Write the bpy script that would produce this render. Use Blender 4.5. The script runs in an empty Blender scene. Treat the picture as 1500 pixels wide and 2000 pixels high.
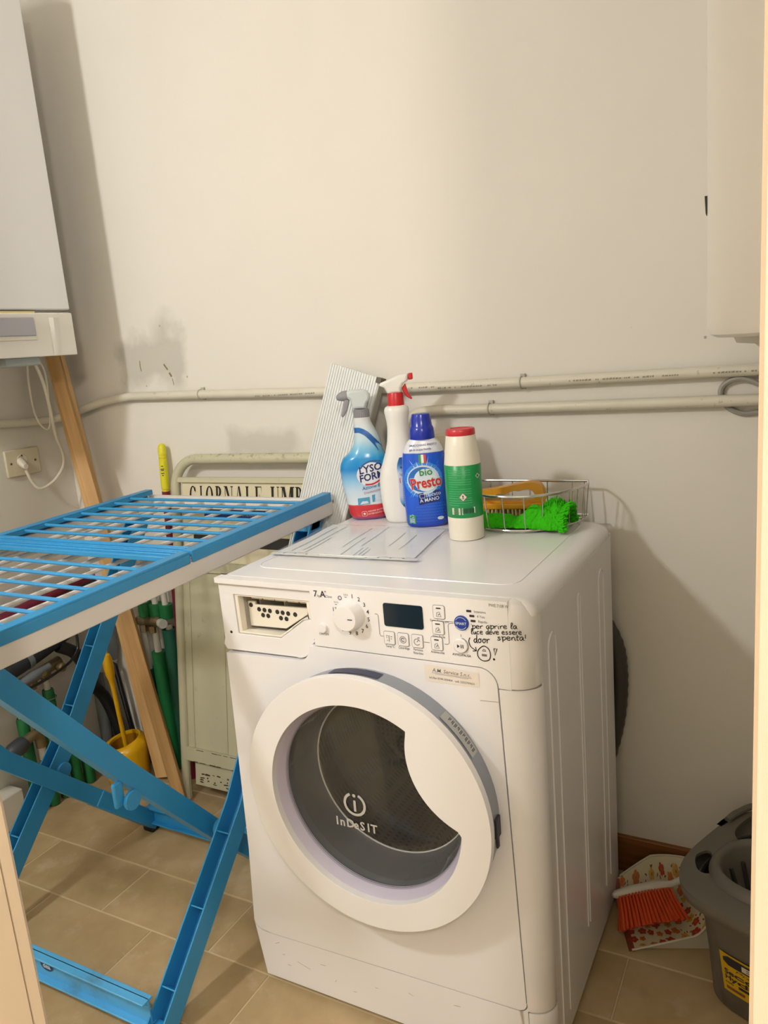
import bpy, bmesh, math, random
from mathutils import Vector, Matrix
from mathutils.geometry import tessellate_polygon
random.seed(7)
S = bpy.context.scene
COL = S.collection
PI = math.pi

# ------------------------------------------------------------------ camera
def make_camera():
    yaw, pitch, roll = .5063, .2071, -.0852
    cy, sy = math.cos(yaw), math.sin(yaw)
    fwd = Vector((-sy*math.cos(pitch), cy*math.cos(pitch), -math.sin(pitch)))
    r0 = Vector((cy, sy, 0)); u0 = r0.cross(fwd)
    r = math.cos(roll)*r0 + math.sin(roll)*u0
    u = -math.sin(roll)*r0 + math.cos(roll)*u0
    cd = bpy.data.cameras.new('camera'); co = bpy.data.objects.new('camera', cd); COL.objects.link(co)
    cd.sensor_fit = 'HORIZONTAL'; cd.sensor_width = 36; cd.lens = 36*1519.2/1500
    cd.clip_start = .02
    m = Matrix(((r.x, u.x, -fwd.x, .9372), (r.y, u.y, -fwd.y, -1.0349), (r.z, u.z, -fwd.z, 1.2311), (0, 0, 0, 1)))
    co.matrix_world = m
    S.camera = co
make_camera()
# ------------------------------------------------------------------ world, exposure
W = bpy.data.worlds.new('world'); S.world = W; W.use_nodes = True
W.node_tree.nodes['Background'].inputs[0].default_value = (.9, .92, 1, 1)
W.node_tree.nodes['Background'].inputs[1].default_value = .05
S.view_settings.view_transform = 'Standard'; S.view_settings.look = 'None'
S.view_settings.gamma = 1; S.view_settings.use_curve_mapping = False
S.view_settings.exposure = 0.0
LAMP_POS = Vector((-.55, -1.30, 2.04)); LAMP_W = 63; LAMP_COL = (1.0, .99, .972)
HALL_POS = Vector((1.42, -1.70, 2.10)); HALL_W = 60; HALL_COL = (1.0, .89, .77)
# ------------------------------------------------------------------ helpers: colour, materials
def lin(h):
    h = h.lstrip('#'); c = [int(h[i:i+2], 16)/255 for i in (0, 2, 4)]
    return tuple((x/12.92 if x <= .04045 else ((x+.055)/1.055)**2.4) for x in c)
MATS = {}
def mat(name, col, rough=.5, metal=0., var=.04, vscale=12., bump=0., bscale=60., spec=.5, emit=0., coat=0.):
    if name in MATS: return MATS[name]
    m = bpy.data.materials.new(name); m.use_nodes = True; nt = m.node_tree; b = nt.nodes['Principled BSDF']
    c = lin(col)
    tc = nt.nodes.new('ShaderNodeTexCoord')
    n = nt.nodes.new('ShaderNodeTexNoise'); n.inputs['Scale'].default_value = vscale; n.inputs['Detail'].default_value = 4
    nt.links.new(tc.outputs['Object'], n.inputs['Vector'])
    mx = nt.nodes.new('ShaderNodeMixRGB')
    mx.inputs[1].default_value = (*[x*(1-var) for x in c], 1); mx.inputs[2].default_value = (*[min(1, x*(1+var)) for x in c], 1)
    nt.links.new(n.outputs['Fac'], mx.inputs[0]); nt.links.new(mx.outputs[0], b.inputs['Base Color'])
    b.inputs['Roughness'].default_value = rough; b.inputs['Metallic'].default_value = metal
    b.inputs['Specular IOR Level'].default_value = spec
    if coat: b.inputs['Coat Weight'].default_value = coat
    if bump:
        n2 = nt.nodes.new('ShaderNodeTexNoise'); n2.inputs['Scale'].default_value = bscale; n2.inputs['Detail'].default_value = 3
        nt.links.new(tc.outputs['Object'], n2.inputs['Vector'])
        bp = nt.nodes.new('ShaderNodeBump'); bp.inputs['Strength'].default_value = bump; bp.inputs['Distance'].default_value = .01
        nt.links.new(n2.outputs['Fac'], bp.inputs['Height']); nt.links.new(bp.outputs[0], b.inputs['Normal'])
    if emit:
        b.inputs['Emission Color'].default_value = (*c, 1); b.inputs['Emission Strength'].default_value = emit
    MATS[name] = m; return m
class NT:
    """small node helper for the richer materials"""
    def __init__(s, name):
        s.m = bpy.data.materials.new(name); s.m.use_nodes = True; s.t = s.m.node_tree; s.b = s.t.nodes['Principled BSDF']
        s.tc = s.t.nodes.new('ShaderNodeTexCoord').outputs['Object']
        s.sep = None
    def n(s, typ, **kw):
        d = s.t.nodes.new(typ)
        for k, v in kw.items(): setattr(d, k, v)
        return d
    def l(s, a, b): s.t.links.new(a, b)
    def noise(s, scale, detail=4, vec=None, rough=.5):
        d = s.n('ShaderNodeTexNoise'); d.inputs['Scale'].default_value = scale; d.inputs['Detail'].default_value = detail
        d.inputs['Roughness'].default_value = rough
        s.l(vec or s.tc, d.inputs['Vector']); return d.outputs['Fac']
    def math(s, op, a, b=None, clamp=False):
        d = s.n('ShaderNodeMath', operation=op, use_clamp=clamp)
        for i, x in enumerate((a, b)):
            if x is None: continue
            if isinstance(x, (int, float)): d.inputs[i].default_value = x
            else: s.l(x, d.inputs[i])
        return d.outputs[0]
    def ramp(s, fac, stops, interp='LINEAR'):
        d = s.n('ShaderNodeValToRGB'); d.color_ramp.interpolation = interp; e = d.color_ramp.elements
        while len(e) < len(stops): e.new(.5)
        for i, (p, c) in enumerate(stops):
            e[i].position = p; e[i].color = (*(lin(c) if isinstance(c, str) else c), 1)
        s.l(fac, d.inputs[0]); return d.outputs[0]
    def mix(s, fac, a, b):
        d = s.n('ShaderNodeMixRGB')
        for i, x in enumerate((fac, a, b)):
            if isinstance(x, str): d.inputs[i].default_value = (*lin(x), 1)
            elif isinstance(x, (int, float)): d.inputs[i].default_value = x
            elif isinstance(x, tuple): d.inputs[i].default_value = (*x, 1)
            else: s.l(x, d.inputs[i])
        return d.outputs[0]
    def xyz(s):
        if s.sep is None:
            s.sep = s.n('ShaderNodeSeparateXYZ'); s.l(s.tc, s.sep.inputs[0])
        return s.sep.outputs
    def boxmask(s, a, a0, a1, b, b0, b1, soft=.02, wob=.06, wscale=9):
        """soft box in two coordinates with a wobbly outline"""
        nz = s.math('MULTIPLY', s.math('SUBTRACT', s.noise(wscale, 5), .5), wob)
        out = None
        for c, lo, hi in ((a, a0, a1), (b, b0, b1)):
            cc = s.math('ADD', c, nz)
            d = s.math('SUBTRACT', (hi-lo)/2, s.math('ABSOLUTE', s.math('SUBTRACT', cc, (lo+hi)/2)))
            k = s.math('DIVIDE', d, soft, True)
            out = k if out is None else s.math('MULTIPLY', out, k)
        return out
    def done(s, color, rough=.5, metal=0, bump=None, strength=.2, dist=.01, spec=.5):
        if color is not None:
            if isinstance(color, str): s.b.inputs['Base Color'].default_value = (*lin(color), 1)
            else: s.l(color, s.b.inputs['Base Color'])
        if isinstance(rough, (int, float)): s.b.inputs['Roughness'].default_value = rough
        else: s.l(rough, s.b.inputs['Roughness'])
        s.b.inputs['Metallic'].default_value = metal; s.b.inputs['Specular IOR Level'].default_value = spec
        if bump is not None:
            bp = s.n('ShaderNodeBump'); bp.inputs['Strength'].default_value = strength; bp.inputs['Distance'].default_value = dist
            s.l(bump, bp.inputs['Height']); s.l(bp.outputs[0], s.b.inputs['Normal'])
        return s.m
def glassy(name, tint, diff, diffc, ior=1.45, rough=.03):
    m = bpy.data.materials.new(name); m.use_nodes = True; t = m.node_tree; t.nodes.clear()
    o = t.nodes.new('ShaderNodeOutputMaterial'); tr = t.nodes.new('ShaderNodeBsdfTransparent'); tr.inputs[0].default_value = (*tint, 1)
    df = t.nodes.new('ShaderNodeBsdfDiffuse'); gl = t.nodes.new('ShaderNodeBsdfGlossy'); gl.inputs['Roughness'].default_value = rough
    tc = t.nodes.new('ShaderNodeTexCoord'); nz = t.nodes.new('ShaderNodeTexNoise'); nz.inputs['Scale'].default_value = 18
    t.links.new(tc.outputs['Object'], nz.inputs['Vector'])
    mc = t.nodes.new('ShaderNodeMixRGB'); c = lin(diffc); mc.inputs[1].default_value = (*[x*.92 for x in c], 1); mc.inputs[2].default_value = (*c, 1)
    t.links.new(nz.outputs['Fac'], mc.inputs[0]); t.links.new(mc.outputs[0], df.inputs[0])
    m1 = t.nodes.new('ShaderNodeMixShader'); m1.inputs[0].default_value = diff
    t.links.new(tr.outputs[0], m1.inputs[1]); t.links.new(df.outputs[0], m1.inputs[2])
    lw = t.nodes.new('ShaderNodeLayerWeight'); lw.inputs['Blend'].default_value = .5
    pw_ = t.nodes.new('ShaderNodeMath'); pw_.operation = 'POWER'; pw_.inputs[1].default_value = 4.; t.links.new(lw.outputs['Facing'], pw_.inputs[0])
    fr = t.nodes.new('ShaderNodeMath'); fr.operation = 'MULTIPLY_ADD'; fr.inputs[1].default_value = .55; fr.inputs[2].default_value = ((ior-1)/(ior+1))**2; t.links.new(pw_.outputs[0], fr.inputs[0])
    m2 = t.nodes.new('ShaderNodeMixShader'); t.links.new(fr.outputs[0], m2.inputs[0]); t.links.new(m1.outputs[0], m2.inputs[1]); t.links.new(gl.outputs[0], m2.inputs[2])
    t.links.new(m2.outputs[0], o.inputs[0]); return m

# ------------------------------------------------------------------ helpers: meshes
def V(*a): return Vector(a)
def frame_of(d):
    d = d.normalized(); a = Vector((0, 0, 1)) if abs(d.z) < .9 else Vector((1, 0, 0))
    x = d.cross(a).normalized(); return x, d.cross(x).normalized()
class MB:
    def __init__(s): s.v = []; s.f = []; s.mi = []; s.cur = 0
    def add(s, vs, fs):
        o = len(s.v); s.v += [tuple(p) for p in vs]
        for f in fs: s.f.append([i+o for i in f]); s.mi.append(s.cur)
        return s
    def box(s, a, b):
        x0, y0, z0 = [min(i, j) for i, j in zip(a, b)]; x1, y1, z1 = [max(i, j) for i, j in zip(a, b)]
        return s.add([(x0,y0,z0),(x1,y0,z0),(x1,y1,z0),(x0,y1,z0),(x0,y0,z1),(x1,y0,z1),(x1,y1,z1),(x0,y1,z1)],
                     [(0,3,2,1),(4,5,6,7),(0,1,5,4),(1,2,6,5),(2,3,7,6),(3,0,4,7)])
    def beam(s, p0, p1, u, v, hu, hv, hu1=None, hv1=None):
        """box beam from p0 to p1 with cross axes u, v (half sizes hu, hv)"""
        p0, p1, u, v = V(*p0), V(*p1), V(*u).normalized(), V(*v).normalized()
        hu1 = hu if hu1 is None else hu1; hv1 = hv if hv1 is None else hv1
        vs = []
        for p, a, b in ((p0, hu, hv), (p1, hu1, hv1)): vs += [p-u*a-v*b, p+u*a-v*b, p+u*a+v*b, p-u*a+v*b]
        return s.add(vs, [(0,3,2,1),(4,5,6,7),(0,1,5,4),(1,2,6,5),(2,3,7,6),(3,0,4,7)])
    def loft(s, rings, closed=True, cap0=True, cap1=True):
        n = len(rings[0]); vs = [p for r in rings for p in r]; fs = []
        for i in range(len(rings)-1):
            for j in range(n if closed else n-1):
                k = (j+1) % n; fs.append((i*n+j, i*n+k, (i+1)*n+k, (i+1)*n+j))
        if cap0: fs.append(tuple(range(n))[::-1])
        if cap1: fs.append(tuple((len(rings)-1)*n+j for j in range(n)))
        return s.add(vs, fs)
    def tube(s, pts, r, seg=10, caps=True, closed=False):
        pts = [V(*p) for p in pts]; n = len(pts); rings = []; up = None
        for i, p in enumerate(pts):
            if closed: d = pts[(i+1) % n]-pts[i-1]
            else: d = pts[min(i+1, n-1)]-pts[max(i-1, 0)]
            d = d.normalized()
            if up is None: x, y = frame_of(d)
            else:
                x = (up-d*up.dot(d)).normalized(); y = d.cross(x)
            up = x; rr = r[i] if isinstance(r, (list, tuple)) else r
            rings.append([p+(x*math.cos(2*PI*k/seg)+y*math.sin(2*PI*k/seg))*rr for k in range(seg)])
        if closed: rings.append(rings[0]); caps = False
        return s.loft(rings, True, caps, caps)
    def lathe(s, prof, o, axis=(0, 0, 1), seg=32, cap0=True, cap1=True):
        o = V(*o); d = V(*axis).normalized(); x, y = frame_of(d)
        rings = [[o+d*h+(x*math.cos(2*PI*k/seg)+y*math.sin(2*PI*k/seg))*max(r, 1e-5) for k in range(seg)] for r, h in prof]
        return s.loft(rings, True, cap0, cap1)
    def plate(s, loops, fn, w0, w1):
        """flat plate with holes; loops = [outer, hole, ...] of (u, v); fn(u, v, w) -> point"""
        flat = [p for L in loops for p in L]; n = len(flat)
        tris = tessellate_polygon([[Vector((u, v, 0)) for u, v in L] for L in loops])
        vs = [fn(u, v, w0) for u, v in flat]+[fn(u, v, w1) for u, v in flat]
        fs = [tuple(t) for t in tris]+[tuple(i+n for i in reversed(t)) for t in tris]
        o = 0
        for L in loops:
            k = len(L)
            for i in range(k): fs.append((o+i, o+(i+1) % k, n+o+(i+1) % k, n+o+i))
            o += k
        return s.add(vs, fs)
    def flat(s, loops, fn):
        flat = [p for L in loops for p in L]
        tris = tessellate_polygon([[Vector((u, v, 0)) for u, v in L] for L in loops])
        return s.add([fn(u, v) for u, v in flat], [tuple(t) for t in tris])
    def grid(s, nu, nv, fn):
        vs = [fn(i/nu, j/nv) for j in range(nv+1) for i in range(nu+1)]
        return s.add(vs, [(j*(nu+1)+i, j*(nu+1)+i+1, (j+1)*(nu+1)+i+1, (j+1)*(nu+1)+i) for j in range(nv) for i in range(nu)])
    def disc(s, fn, cu, cv, ru, rv, seg=28, rings=4, rot=0):
        vs = [fn(cu, cv)]; fs = []
        for a in range(1, rings+1):
            for k in range(seg):
                t = 2*PI*k/seg; u, v = ru*a/rings*math.cos(t), rv*a/rings*math.sin(t)
                vs.append(fn(cu+u*math.cos(rot)-v*math.sin(rot), cv+u*math.sin(rot)+v*math.cos(rot)))
        for k in range(seg): fs.append((0, 1+k, 1+(k+1) % seg))
        for a in range(rings-1):
            for k in range(seg):
                q = (k+1) % seg; fs.append((1+a*seg+k, 1+(a+1)*seg+k, 1+(a+1)*seg+q, 1+a*seg+q))
        return s.add(vs, fs)
    def ribbon(s, pts, w, fn, closed=False):
        """2-D stroke of width w mapped with fn(u, v)"""
        n = len(pts); L = []
        for i in range(n):
            a = pts[i-1] if (closed or i > 0) else pts[i]; b = pts[(i+1) % n] if (closed or i < n-1) else pts[i]
            dx, dy = b[0]-a[0], b[1]-a[1]; q = math.hypot(dx, dy) or 1
            nx, ny = -dy/q*w/2, dx/q*w/2
            L.append(fn(pts[i][0]+nx, pts[i][1]+ny)); L.append(fn(pts[i][0]-nx, pts[i][1]-ny))
        fs = [(2*i, 2*i+1, (2*i+3) % (2*n), (2*i+2) % (2*n)) for i in range(n if closed else n-1)]
        return s.add(L, fs)
    def text(s, body, size, u, v, fn, align='LEFT', bold=0., shear=0., rot=0., sx=1.):
        vs, fs = text2d(body, size, align, bold, shear)
        c, q = math.cos(rot), math.sin(rot)
        return s.add([fn(u+x*sx*c-y*q, v+x*sx*q+y*c) for x, y in vs], fs)
def text2d(body, size, align='LEFT', bold=0., shear=0.):
    cu = bpy.data.curves.new('lettering', 'FONT'); cu.body = body; cu.size = size; cu.align_x = align
    cu.offset = bold*size; cu.shear = shear; cu.resolution_u = 2
    ob = bpy.data.objects.new('lettering', cu); COL.objects.link(ob)
    me = bpy.data.meshes.new_from_object(ob)
    vs = [(p.co.x, p.co.y) for p in me.vertices]; fs = [tuple(p.vertices) for p in me.polygons]
    bpy.data.objects.remove(ob); bpy.data.curves.remove(cu); bpy.data.meshes.remove(me)
    return vs, fs
def smoothpath(pts, n=6, closed=False):
    pts = [Vector(p) for p in pts]; out = []; N = len(pts)
    for i in range(N if closed else N-1):
        p0 = pts[(i-1) % N] if (closed or i) else pts[0]; p1 = pts[i]; p2 = pts[(i+1) % N]
        p3 = pts[(i+2) % N] if (closed or i+2 < N) else pts[-1]
        for k in range(n):
            t = k/n
            out.append(.5*((2*p1)+(p2-p0)*t+(2*p0-5*p1+4*p2-p3)*t*t+(3*p1-p0-3*p2+p3)*t**3))
    if not closed: out.append(pts[-1])
    return out
def arcpts(cx, cy, r, a0, a1, n, ry=None):
    ry = r if ry is None else ry
    return [(cx+r*math.cos(a0+(a1-a0)*i/n), cy+ry*math.sin(a0+(a1-a0)*i/n)) for i in range(n+1)]
def rrect(x0, y0, x1, y1, r, n=5):
    return (arcpts(x1-r, y0+r, r, -PI/2, 0, n)+arcpts(x1-r, y1-r, r, 0, PI/2, n)+arcpts(x0+r, y1-r, r, PI/2, PI, n)+arcpts(x0+r, y0+r, r, PI, 1.5*PI, n))

STUFF = {'faded_print', 'button_lamps', 'button_icons', 'panel_print_dark', 'panel_print_grey', 'flowers_red', 'flowers_orange', 'flowers_yellow', 'leaves', 'flower_centres', 'label_lines', 'label_rays', 'label_glints', 'label_weave', 'rust_marks', 'paint_chips', 'rim_barcode', 'barcode', 'plaster_chip', 'fringe', 'collar_ribs', 'printed_lines', 'wringer_ribs', 'handwritten_note', 'logo', 'header_lettering', 'label_print', 'box_text', 'tag_print', 'grip_print', 'print_mark', 'label_text'}
def wloc(o):
    p = Vector((0, 0, 0))
    while o is not None: p += o.location; o = o.parent
    return p
def obj(name, mb, m, parent=None, bevel=0., smooth=35, seg=2, label=None, kind=None, subsurf=0, keepn=False):
    """link one mesh object; the vertices of mb are world coordinates"""
    me = bpy.data.meshes.new(name)
    o = bpy.data.objects.new(name, me); COL.objects.link(o)
    off = Vector((0, 0, 0))
    if parent is not None: o.parent = parent; off = wloc(parent)
    me.from_pydata([(p[0]-off.x, p[1]-off.y, p[2]-off.z) for p in mb.v], [], mb.f)
    ms = m if isinstance(m, (list, tuple)) else [m]
    for x in ms: me.materials.append(x)
    if len(ms) > 1: me.polygons.foreach_set('material_index', mb.mi)
    bm = bmesh.new(); bm.from_mesh(me)
    if not keepn: bmesh.ops.recalc_face_normals(bm, faces=bm.faces)
    lim = math.radians(smooth)
    for f in bm.faces: f.smooth = True
    for e in bm.edges:
        e.smooth = len(e.link_faces) == 2 and e.calc_face_angle(PI) < lim
    bm.to_mesh(me); bm.free()
    if bevel:
        b = o.modifiers.new('bevel', 'BEVEL'); b.width = bevel; b.segments = seg; b.limit_method = 'ANGLE'; b.angle_limit = math.radians(40); b.harden_normals = False
    if subsurf:
        q = o.modifiers.new('subsurf', 'SUBSURF'); q.levels = subsurf; q.render_levels = subsurf
    if name in STUFF: kind = 'stuff'
    if label: o['label'] = label
    if kind: o['kind'] = kind
    return o
def thing(name, label, cat, loc=(0, 0, 0), group=None):
    o = bpy.data.objects.new(name, None); COL.objects.link(o); o.location = loc; o.empty_display_size = .05
    o['label'] = label; o['category'] = cat
    if group: o['group'] = group
    return o
def tag(o, label, cat, group=None):
    o['label'] = label; o['category'] = cat
    if group: o['group'] = group
    return o
def copypart(src, parent, off=(0, 0, 0)):
    c = src.copy(); COL.objects.link(c); c.parent = parent; c.location = src.location+Vector(off); return c

# ------------------------------------------------------------------ setting: room shell
XL, XR, YB, YF, ZC = -1.05, 1.27, .60, -.60, 2.72
def wall_material(name, base, stains):
    q = NT(name); x, y, z = q.xyz()
    c = q.mix(q.noise(3.2, 3), base[0], base[1])
    if stains:
        for (a0, a1, b0, b1, col, soft, wob, k) in stains:
            mk = q.math('MULTIPLY', q.boxmask(x, a0, a1, z, b0, b1, soft, wob), k)
            c = q.mix(mk, c, col)
        # small chips and scuffs scattered on the plaster
        vo = q.n('ShaderNodeTexVoronoi'); vo.inputs['Scale'].default_value = 26; q.l(q.tc, vo.inputs['Vector'])
        ch = q.math('LESS_THAN', vo.outputs['Distance'], .075)
        reg = q.math('ADD', q.boxmask(x, .62, .90, z, 1.14, 1.27, .03, .08), q.boxmask(x, -.80, -.5, z, 1.15, 1.36, .03, .1))
        c = q.mix(q.math('MULTIPLY', q.math('MULTIPLY', ch, reg), .6), c, '#7d7565')
    bm = q.math('ADD', q.noise(7, 3), q.math('MULTIPLY', q.noise(60, 3), .25))
    return q.done(c, .75, 0, bm, .25, .006, .3)
M_wall = wall_material('wall_paint', ('#dcd8cf', '#e2ded6'), [
    (-.80, -.52, 1.17, 1.33, '#b9b7ae', .035, .16, .75), (-.66, -.56, 1.28, 1.38, '#aaa89e', .05, .12, .6),
    (-.46, -.20, .965, 1.06, '#bdbab0', .03, .10, .65)])
M_wall2 = wall_material('wall_paint_plain', ('#d6d2c8', '#dcd8cf'), None)
M_ceil = mat('ceiling_paint', '#e8e2d6', .8)
def struct(name, mb, m, parent=None, bevel=0.):
    o = obj(name, mb, m, parent, bevel)
    if parent is None: o['kind'] = 'structure'
    return o
T = .12
struct('wall_back', MB().box((XL-T, YB, -.05), (XR+T, YB+T, ZC)), M_wall)
mb = MB(); wf = lambda u, v: (u, YB-.0006, v)
mb.ribbon([(-.706, 1.253), (-.7075, 1.238), (-.7055, 1.224)], .0022, wf); mb.ribbon([(-.619, 1.238), (-.607, 1.222)], .005, wf); mb.ribbon([(-.603, 1.214), (-.596, 1.203)], .006, wf); mb.ribbon([(-.595, 1.198), (-.592, 1.18)], .0018, wf)
WB = bpy.data.objects['wall_back']
obj('plaster_chip', mb, mat('chip_olive', '#7c7756', .8), WB)
struct('wall_left', MB().box((XL-T, YF-T, -.05), (XL, YB, ZC)), M_wall2)
struct('wall_right', MB().box((XR, YF-T, -.05), (XR+T, YB, ZC)), M_wall2)
struct('ceiling', MB().box((XL-T, YF-T, ZC), (XR+T, YB+T, ZC+.1)), M_ceil)
DX0, DX1, DZ = .195, .937, 2.42      # doorway in the front wall
struct('wall_front', MB().plate([[(XL, DZ), (XL, ZC), (XR, ZC), (XR, -.05), (DX1, -.05), (DX1, DZ), (DX0, DZ), (DX0, -.05), (.035, -.05), (.035, DZ)]], lambda u, v, w: (u, w, v), YF, YF-T), M_wall2)  # unseen pier and wide left opening are shaped to steer the pendant's light
# hall behind the camera
HY = -3.1
hw = MB().box((-1.6, HY-T, -.05), (2.2, HY, 2.75)); struct('wall_rear', hw, M_wall2)
struct('wall_hall_left', MB().box((-1.6-T, HY, -.05), (-1.6, YF-T, 2.75)), M_wall2)
struct('wall_hall_right', MB().box((2.2, HY, -.05), (2.2+T, YF-T, 2.75)), M_wall2)
struct('ceiling_hall', MB().box((-1.6, HY, 2.75), (2.2, YF-T, 2.85)), M_ceil)

# floor: mortar slab, each tile a part
q = NT('floor_mortar'); M_grout = q.done(q.mix(q.noise(20), '#d2c19d', '#c4b18c'), .85)
fl = MB().box((-1.7, HY, -.12), (2.3, YB, -.0016)); floor = struct('floor', fl, M_grout)
q = NT('floor_tile')
oi = q.n('ShaderNodeObjectInfo')
vm = q.n('ShaderNodeVectorMath', operation='ADD'); cmb = q.n('ShaderNodeCombineXYZ')
q.l(q.math('MULTIPLY', oi.outputs['Random'], 37.), cmb.inputs[0]); q.l(q.math('MULTIPLY', oi.outputs['Random'], 91.), cmb.inputs[1])
q.l(q.tc, vm.inputs[0]); q.l(cmb.outputs[0], vm.inputs[1])
vec = vm.outputs[0]
c = q.ramp(q.noise(6, 5, vec, .55), [(.30, '#a18a63'), (.5, '#b49c74'), (.68, '#c3ac86')])
c = q.mix(q.math('MULTIPLY', q.noise(28, 4, vec), .35), c, '#9c8560')
c = q.mix(q.math('MULTIPLY', q.math('SUBTRACT', oi.outputs['Random'], .3), .22, True), c, '#cdb890')
dust = q.ramp(q.noise(11, 6, vec, .65), [(.56, (0, 0, 0)), (.72, (1, 1, 1))])
c = q.mix(q.math('MULTIPLY', dust, .42), c, '#cfc2a8')
soil = q.ramp(q.noise(7.5, 6, vec, .7), [(.60, (0, 0, 0)), (.74, (1, 1, 1))])
c = q.mix(q.math('MULTIPLY', soil, .30), c, '#7d6a48')
M_tile = q.done(c, q.math('ADD', .36, q.math('MULTIPLY', q.noise(14, 4, vec), .3)), 0, q.noise(10, 4, vec), .12, .006, .4)
TW, TD, J = .326, .161, .0022
def tile_mesh(w, d):
    mb = MB(); e = .0016
    ring = lambda i, z: [(-w/2+i, -d/2+i, z), (w/2-i, -d/2+i, z), (w/2-i, d/2-i, z), (-w/2+i, d/2-i, z)]
    mb.loft([ring(0, -.009), ring(0, -e), ring(e, 0)]); return mb
full = None
row = 0; y0 = .0085-4*TD
while y0 < YB:
    x0 = -.490-4*TW+(TW/2 if row % 2 else 0)
    while x0 < XR:
        a0, a1 = max(x0+J/2, XL+.001), min(x0+TW-J/2, XR-.001); b0, b1 = max(y0+J/2, -.60), min(y0+TD-J/2, YB-.001)
        if a1-a0 > .012 and b1-b0 > .012:
            isfull = abs((a1-a0)-(TW-J)) < 1e-5 and abs((b1-b0)-(TD-J)) < 1e-5
            if isfull and full is not None:
                t = full.copy(); COL.objects.link(t)
            else:
                t = obj('tile', tile_mesh(a1-a0, b1-b0), M_tile); t.parent = floor
                if isfull: full = t
            t.location = ((a0+a1)/2, (b0+b1)/2, random.uniform(-.0006, .0004))
        x0 += TW
    y0 += TD; row += 1
# wooden skirting
q = NT('skirting_wood'); wv = q.n('ShaderNodeTexNoise'); mp = q.n('ShaderNodeMapping'); mp.inputs['Scale'].default_value = (3, 40, 60)
q.l(q.tc, mp.inputs[0]); M_skirt = q.done(q.ramp(q.noise(1.2, 5, mp.outputs[0]), [(.3, '#6d4018'), (.7, '#94602c')]), .45)
struct('baseboard_back', MB().box((-.50, YB-.012, 0), (XR, YB, .090)), M_skirt, None, .002)
struct('baseboard_left', MB().box((XL, YF, 0), (XL+.06, .20, .10)), M_wall2, None, .004)
struct('baseboard_right', MB().box((XR-.012, YF, 0), (XR, YB-.012, .090)), M_skirt, None, .002)
# door lining and casing, cream lacquered
M_case = mat('casing_lacquer', '#f0ddc4', .42, var=.015)
def casing(name, x, sgn):
    """lining board in the opening plus a stepped moulding on both faces of the wall; x = visible face, sgn points into the wall"""
    mb = MB(); yo = YF-T
    mb.box((x, yo-.004, 0), (x+sgn*.015, YF-.010, DZ))
    prof = [(0, 0), (0, .012), (.006, .018), (.048, .020), (.050, .015), (.054, .015), (.056, .021), (.078, .022), (.084, .016), (.084, 0)]
    mb.loft([[(x+sgn*(a+.002), yo-b, z) for a, b in prof] for z in (0, DZ+.06)])
    mb.loft([[(x+sgn*a, YF-.008+b, z) for a, b in prof] for z in (0, DZ+.06)])
    return struct(name, mb, M_case)
casing('trim_1', .210, -1); casing('trim_2', .922, 1)
struct('trim_3', MB().box((.195, YF-T-.004, DZ-.015), (.937, YF-.01, DZ)), M_case)
# lamps: the room's ceiling globe and the hall's
M_cap = mat('lamp_metal', '#d9d6cf', .35, .6)
def glow(name, col, watts, r=.075):
    q = NT(name); e = watts/(PI*4*PI*r*r)
    q.b.inputs['Emission Color'].default_value = (*col, 1); q.b.inputs['Emission Strength'].default_value = e
    return q.done(q.mix(q.noise(20), '#f4efe6', '#fbf7f0'), .4)
def lamp(name, pos, zc, label, M_globe, wall=None):
    t = thing(name, label, 'lamp', (pos.x, pos.y, zc))
    g = obj('lamp_shade', MB().lathe([(.001, -.075), (.03, -.068), (.055, -.05), (.072, -.02), (.075, .0), (.066, .035), (.045, .062), (.03, .07)], pos, seg=32), M_globe, t)
    if wall is None:
        obj('ceiling_rose', MB().lathe([(.05, -.028), (.05, -.004), (.045, 0)], (pos.x, pos.y, zc), seg=28), M_cap, t)
        obj('stem', MB().tube([(pos.x, pos.y, pos.z+.065), (pos.x, pos.y, zc-.02)], .007), M_cap, t)
    else:
        obj('wall_rose', MB().lathe([(.05, 0), (.05, .014), (.045, .018)], (pos.x, wall, pos.z+.16), (0, 1, 0), seg=28), M_cap, t)
        obj('arm', MB().tube(smoothpath([(pos.x, wall+.01, pos.z+.16), (pos.x, (wall+pos.y)/2, pos.z+.175), (pos.x, pos.y-.01, pos.z+.165), (pos.x, pos.y, pos.z+.11)], 5), .007), M_cap, t)
    obj('socket', MB().lathe([(.032, .06), (.034, .075), (.03, .105), (.012, .115)], pos, seg=24), M_cap, t)
    return t

# ================================================================== washing machine
M_white = mat('enamel_white', '#e9e8ea', .22, var=.012, vscale=3, spec=.5)
M_whitep = mat('plastic_white', '#eae9ea', .3, var=.012, vscale=4)
M_cream = mat('plastic_cream', '#ece6d8', .4, var=.03)
M_dark = mat('dark_gap', '#2a2724', .6)
M_black = mat('black_plastic', '#17181a', .3)
M_ink = mat('print_ink', '#2b2c38', .5)
M_grayink = mat('print_grey', '#6d6e78', .5)
M_ringgray = mat('ring_grey', '#8c939d', .35, var=.03)
M_lilac = mat('ring_lilac', '#b9b4c6', .35, var=.02)
M_marker = mat('marker_black', '#0d0d0e', .5)
wm = thing('washing_machine', 'white front-loading washing machine with round glass door and handwritten note', 'washing machine', (.2975, .26, 0))
def FP(u, v, w): return (u, w, v)                 # plates in the front plane
WX, WH, WD = .595, .852, .525
mb = MB()
mb.box((0, .021, .018), (.004, WD-.01, .83)).box((.591, .034, .018), (.595, WD-.01, .826)).box((0, WD-.014, .018), (.595, WD-.01, .83))
mb.box((0, .021, .018), (.595, WD-.01, .022)).box((.004, .021, .822), (.591, WD-.01, .826))
obj('body', mb, M_white, wm, .003)
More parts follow.
